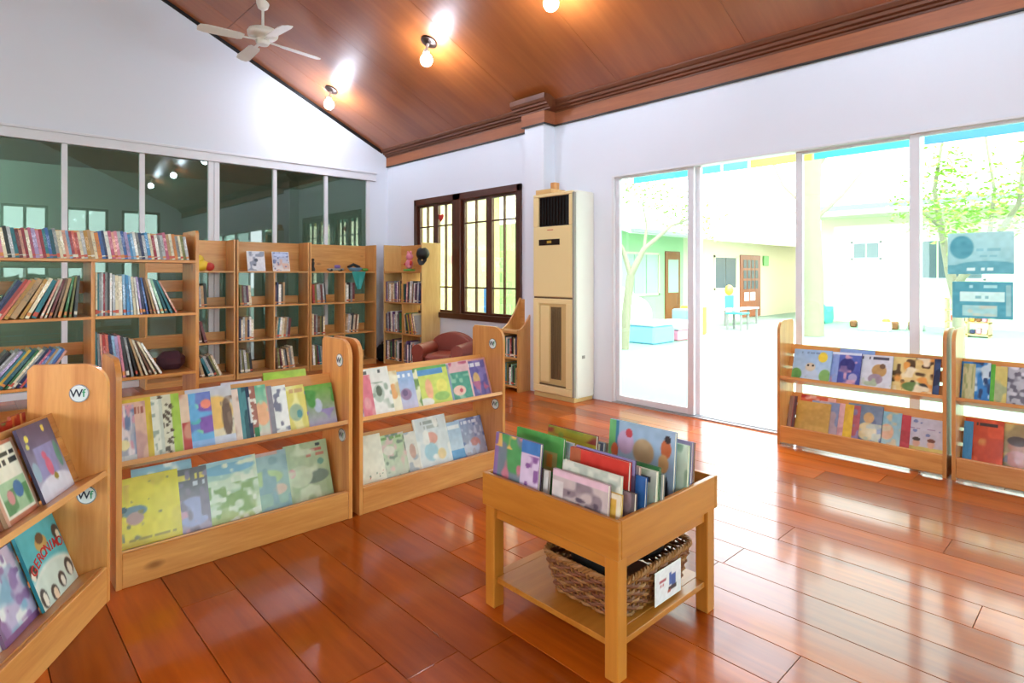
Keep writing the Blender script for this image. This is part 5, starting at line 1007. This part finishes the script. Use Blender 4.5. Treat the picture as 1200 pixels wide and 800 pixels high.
# trees
def tree(loc, label, branches, leaves, mat, seed, trunk='bark_pale', nl=700, ls=.16):
    r = empty('tree', loc, 0, label, 'tree', 'courtyard trees'); rng = random.Random(seed); mb = MB(); tips = []
    for pts, r0, r1 in branches:
        n_ = len(pts); mb.tube(pts, [r0 + (r1 - r0) * i / (n_ - 1) for i in range(n_)], 10); tips.append(pts[-1])
    mb.build('trunk', trunk, r, True)
    lf = MB()
    for (c, rr) in leaves:
        for _ in range(int(nl * rr)):
            d = Vector((rng.gauss(0, 1), rng.gauss(0, 1), rng.gauss(0, .7))); d = d.normalized() * rr * rng.random() ** .5; p = Vector(c) + d
            a = rng.uniform(0, 6.28); e = rng.uniform(-.6, .6); u = Vector((math.cos(a) * math.cos(e), math.sin(a) * math.cos(e), math.sin(e))); v = u.cross(Vector((rng.gauss(0, 1), rng.gauss(0, 1), 1))).normalized(); s_ = ls * rng.uniform(.6, 1.2)
            lf.add([p, p + u * s_ * .5 + v * s_ * .2, p + u * s_, p + u * s_ * .5 - v * s_ * .2], [(0, 1, 2, 3)])
    o = lf.build('foliage', mat, r); o['kind'] = 'stuff'
tree((8.2, 5.93, -.02), 'pale slender tree with bare forked branches left in courtyard', [([(0, 0, 0), (.05, -.02, .7), (.12, -.05, 1.25)], .085, .07), ([(.12, -.05, 1.25), (.3, -.2, 1.7), (.75, -.45, 2.1)], .06, .025), ([(.12, -.05, 1.25), (.1, .1, 1.7), (-.1, .2, 2.1)], .05, .02), ([(.3, -.2, 1.7), (.45, -.15, 2.1), (.4, -.1, 2.5)], .03, .012), ([(.75, -.45, 2.1), (1.1, -.65, 2.25), (1.4, -.7, 2.6)], .025, .01)], [((.9, -.5, 2.45), .5), ((.3, -.1, 2.7), .4), ((1.35, -.7, 2.2), .4)], 'leaf_pale', 3, nl=600, ls=.10)
tree((12.8, 4.60, -.02), 'stout pale-barked tree with knotted trunk beside the side building', [([(0, 0, 0), (.02, 0, 1.2), (-.03, .02, 2.4), (.05, 0, 3.6), (.1, 0, 5.0)], .27, .18), ([(-.02, 0, 2.3), (.5, -.45, 2.9), (.9, -.7, 3.4)], .05, .02), ([(-.03, 0, 2.6), (-.3, .4, 3.1), (-.45, .7, 3.9)], .06, .03), ([(.05, 0, 3.4), (.4, -.3, 4.0), (.5, -.4, 4.8)], .1, .06)], [], 'leaf_pale', 4)
tree((9.4, 1.55, -.02), 'leafy young tree with light green leaves near teal posters', [([(0, 0, 0), (0, .02, .9), (.02, .12, 1.35)], .07, .055), ([(.02, .12, 1.35), (.1, .22, 1.9), (.15, .3, 2.4), (.2, .2, 3.2)], .05, .015), ([(0, .06, 1.1), (-.1, -.3, 1.6), (-.2, -.6, 2.1), (-.2, -.7, 3.2)], .05, .015), ([(-.1, -.3, 1.6), (0, -.35, 2.3), (.1, -.2, 3.4)], .03, .01), ([(.1, .22, 1.9), (-.1, .5, 2.2)], .03, .01)], [((.1, .3, 2.2), .55), ((-.1, -.1, 2.0), .55), ((-.2, -.55, 2.3), .6), ((0, -.9, 2.0), .5), ((.1, .2, 2.7), .35)], 'leaf', 5, nl=800, ls=.09)

# playthings in the courtyard
def thing_box(name, label, cat, loc, parts):
    r = empty(name, loc, 0, label, cat)
    for nm, mt, bx in parts: B(nm, mt, r, *bx, c=.03)
    return r
thing_box('toy_bin', 'light blue plastic tub of toys beside the green classroom wall', 'tub', (9.5, 6.2, -.02), [('tub', 'toy_skyblue', [(-.45, -.3, 0, .25, .3, .32)]), ('tub_lid', 'toy_white', [(-.48, -.33, .33, .28, .33, .40)])])
thing_box('toy_bin', 'pink plastic tub beside the light blue one in courtyard', 'tub', (10.3, 6.2, -.02), [('tub', 'toy_pink', [(-.4, -.3, 0, .3, .3, .2)]), ('tub_lid', 'toy_white', [(-.42, -.32, .21, .32, .32, .36)])])
t = empty('sack', (10.05, 7.25, -.02), 0, 'big white cloth sack piled behind the plastic tubs', 'sack'); q = MB(); q.ball((-.5, 0, .35), .45, .35, .36); q.ball((0, .05, .6), .35, .3, .4); q.ball((.35, 0, .4), .4, .35, .4); q.build('cloth', 'toy_white', t, True)
thing_box('storage_box', 'orange and blue storage box by the classroom door', 'box', (11.1, 6.4, -.02), [('box', 'toy_orange', [(0, -.2, 0, .42, .2, .6)]), ('side', 'toy_skyblue', [(-.32, -.2, 0, -.02, .2, .55)])])
t = empty('bench', (14.2, 6.8, -.02), 0, 'white metal-framed bench under the classroom window', 'bench')
B('seat', 'toy_white', t, (-.55, -.15, .38, .85, .15, .42), c=.01)
for a in (-.5, .76): B('leg', 'gutter', t, (a, -.13, 0, a + .04, -.09, .38)); B('leg', 'gutter', t, (a, .09, 0, a + .04, .13, .38))
t = empty('garden_chair', (12.9, 6.2, -.02), 0, 'green plastic chair with yellow toy on its backrest', 'chair'); B('seat', 'toy_teal', t, (-.2, -.2, .36, .2, .2, .4), c=.015); B('backrest', 'toy_teal', t, (-.2, .18, .5, .2, .21, .78), c=.01)
for a in (-.18, .14):
    for b_ in (-.18, .14): B('leg', 'gutter', t, (a, b_, 0, a + .04, b_ + .04, .36))
B('back_post', 'gutter', t, (-.19, .185, .4, -.16, .205, .5), (.16, .185, .4, .19, .205, .5)); MB().ball((0, .2, .9), .12, .09, .12).build('toy', 'toy_yellow', t, True)
t = empty('toy_rocker', (16.4, 5.55, -.02), 0, 'turquoise rocking toy beside the side building wall', 'toy'); q = MB(); q.prism([(-.35, .1), (-.25, 0), (.25, 0), (.35, .1), (.32, .42), (.1, .3), (-.1, .3), (-.32, .5)], 'y', -.12, .12); q.build('body', 'toy_teal', t); MB().tube([(-.25, 0, .4), (-.25, 0, .55)], .05).build('handle', 'toy_teal', t, True)
shx = 14.8
t = empty('toy_shelf', (shx, 2.32, -.02), 0, 'low open wooden rack of small toys with turquoise helmet above', 'shelf')
for y in (-.36, 0, .34): B('upright', 'pale_z', t, (0, y, 0, .3, y + .03, .78))
for z in (.04, .28, .52, .76): B('board', 'pale_y', t, (0, -.36, z, .3, .37, z + .025))
cols = ['toy_navy', 'toy_grey', 'toy_pink', 'toy_brown', 'toy_white', 'toy_orange', 'toy_red']
for z, bn in ((.066, 'bottom'), (.306, 'middle'), (.546, 'top')):
    cc = random.sample(cols, 5)
    for i in range(5): tag(B('toy_block', cc[i], None, (shx + .04, 2.32 + (-.31, -.21, -.11, .06, .2)[i], -.0145 + z, shx + .24, 2.32 + (-.31, -.21, -.11, .06, .2)[i] + .08, -.0145 + z + random.uniform(.08, .15)), c=.015), 'small %s toy on the %s board of courtyard rack' % (cc[i][4:], bn), 'toy', 'toys on the courtyard rack')
MB().ball((.15, 0, .79), .16, .17, .19).build('helmet', 'toy_teal', t, True)
row9 = ['brown', 'grey', 'cream', 'pink', 'orange', 'brown', 'white', 'brown', 'grey']
for i in range(9):
    q = MB(); y = 4.62 - i * .17; q.box(-.08, -.07, 0, .08, .07, random.uniform(.12, .24), c=.03); o = q.build('toy_block', 'toy_' + row9[i], smooth=True); o.location = (15.6, y, -.02)
    nb_ = ('between %s and %s ones' % (row9[i - 1], row9[i + 1])) if 0 < i < 8 else 'ending the row beside a %s one' % row9[1 if i == 0 else 7]
    tag(o, 'small %s toy %s along the side building' % (row9[i], nb_), 'toy', 'toys along the wall')
o = B('planter', 'toy_white', None, (14.8, 3.7, -.02, 15.1, 4.3, .18), c=.03); tag(o, 'low white planter box in front of lined-up toys', 'planter')
o = B('banner', 'toy_cream', None, (13.0, -.5, -.02, 13.06, 1.2, .5)); tag(o, 'low cream painted board with pink figure beneath window posters', 'board')
o = MB().ball((12.97, .42, .28), .03, .1, .16).build('figure', 'toy_pink', smooth=True); tag(o, 'pink painted figure on the low cream board', 'figure')
# laundry-like pink hanging toy and green sign on the facade
tag(MB().ball((sbx - .06, 5.35, 1.1), .05, .08, .17).build('hanging_toy', 'toy_pink', smooth=True), 'pink hanging toy on the cream side wall', 'toy')
tag(B('wall_sign', 'toy_green', None, (17.75, FYb - .05, 1.5, 18.1, FYb - .01, 1.8), c=.01), 'green sign beside the brown classroom door', 'sign')
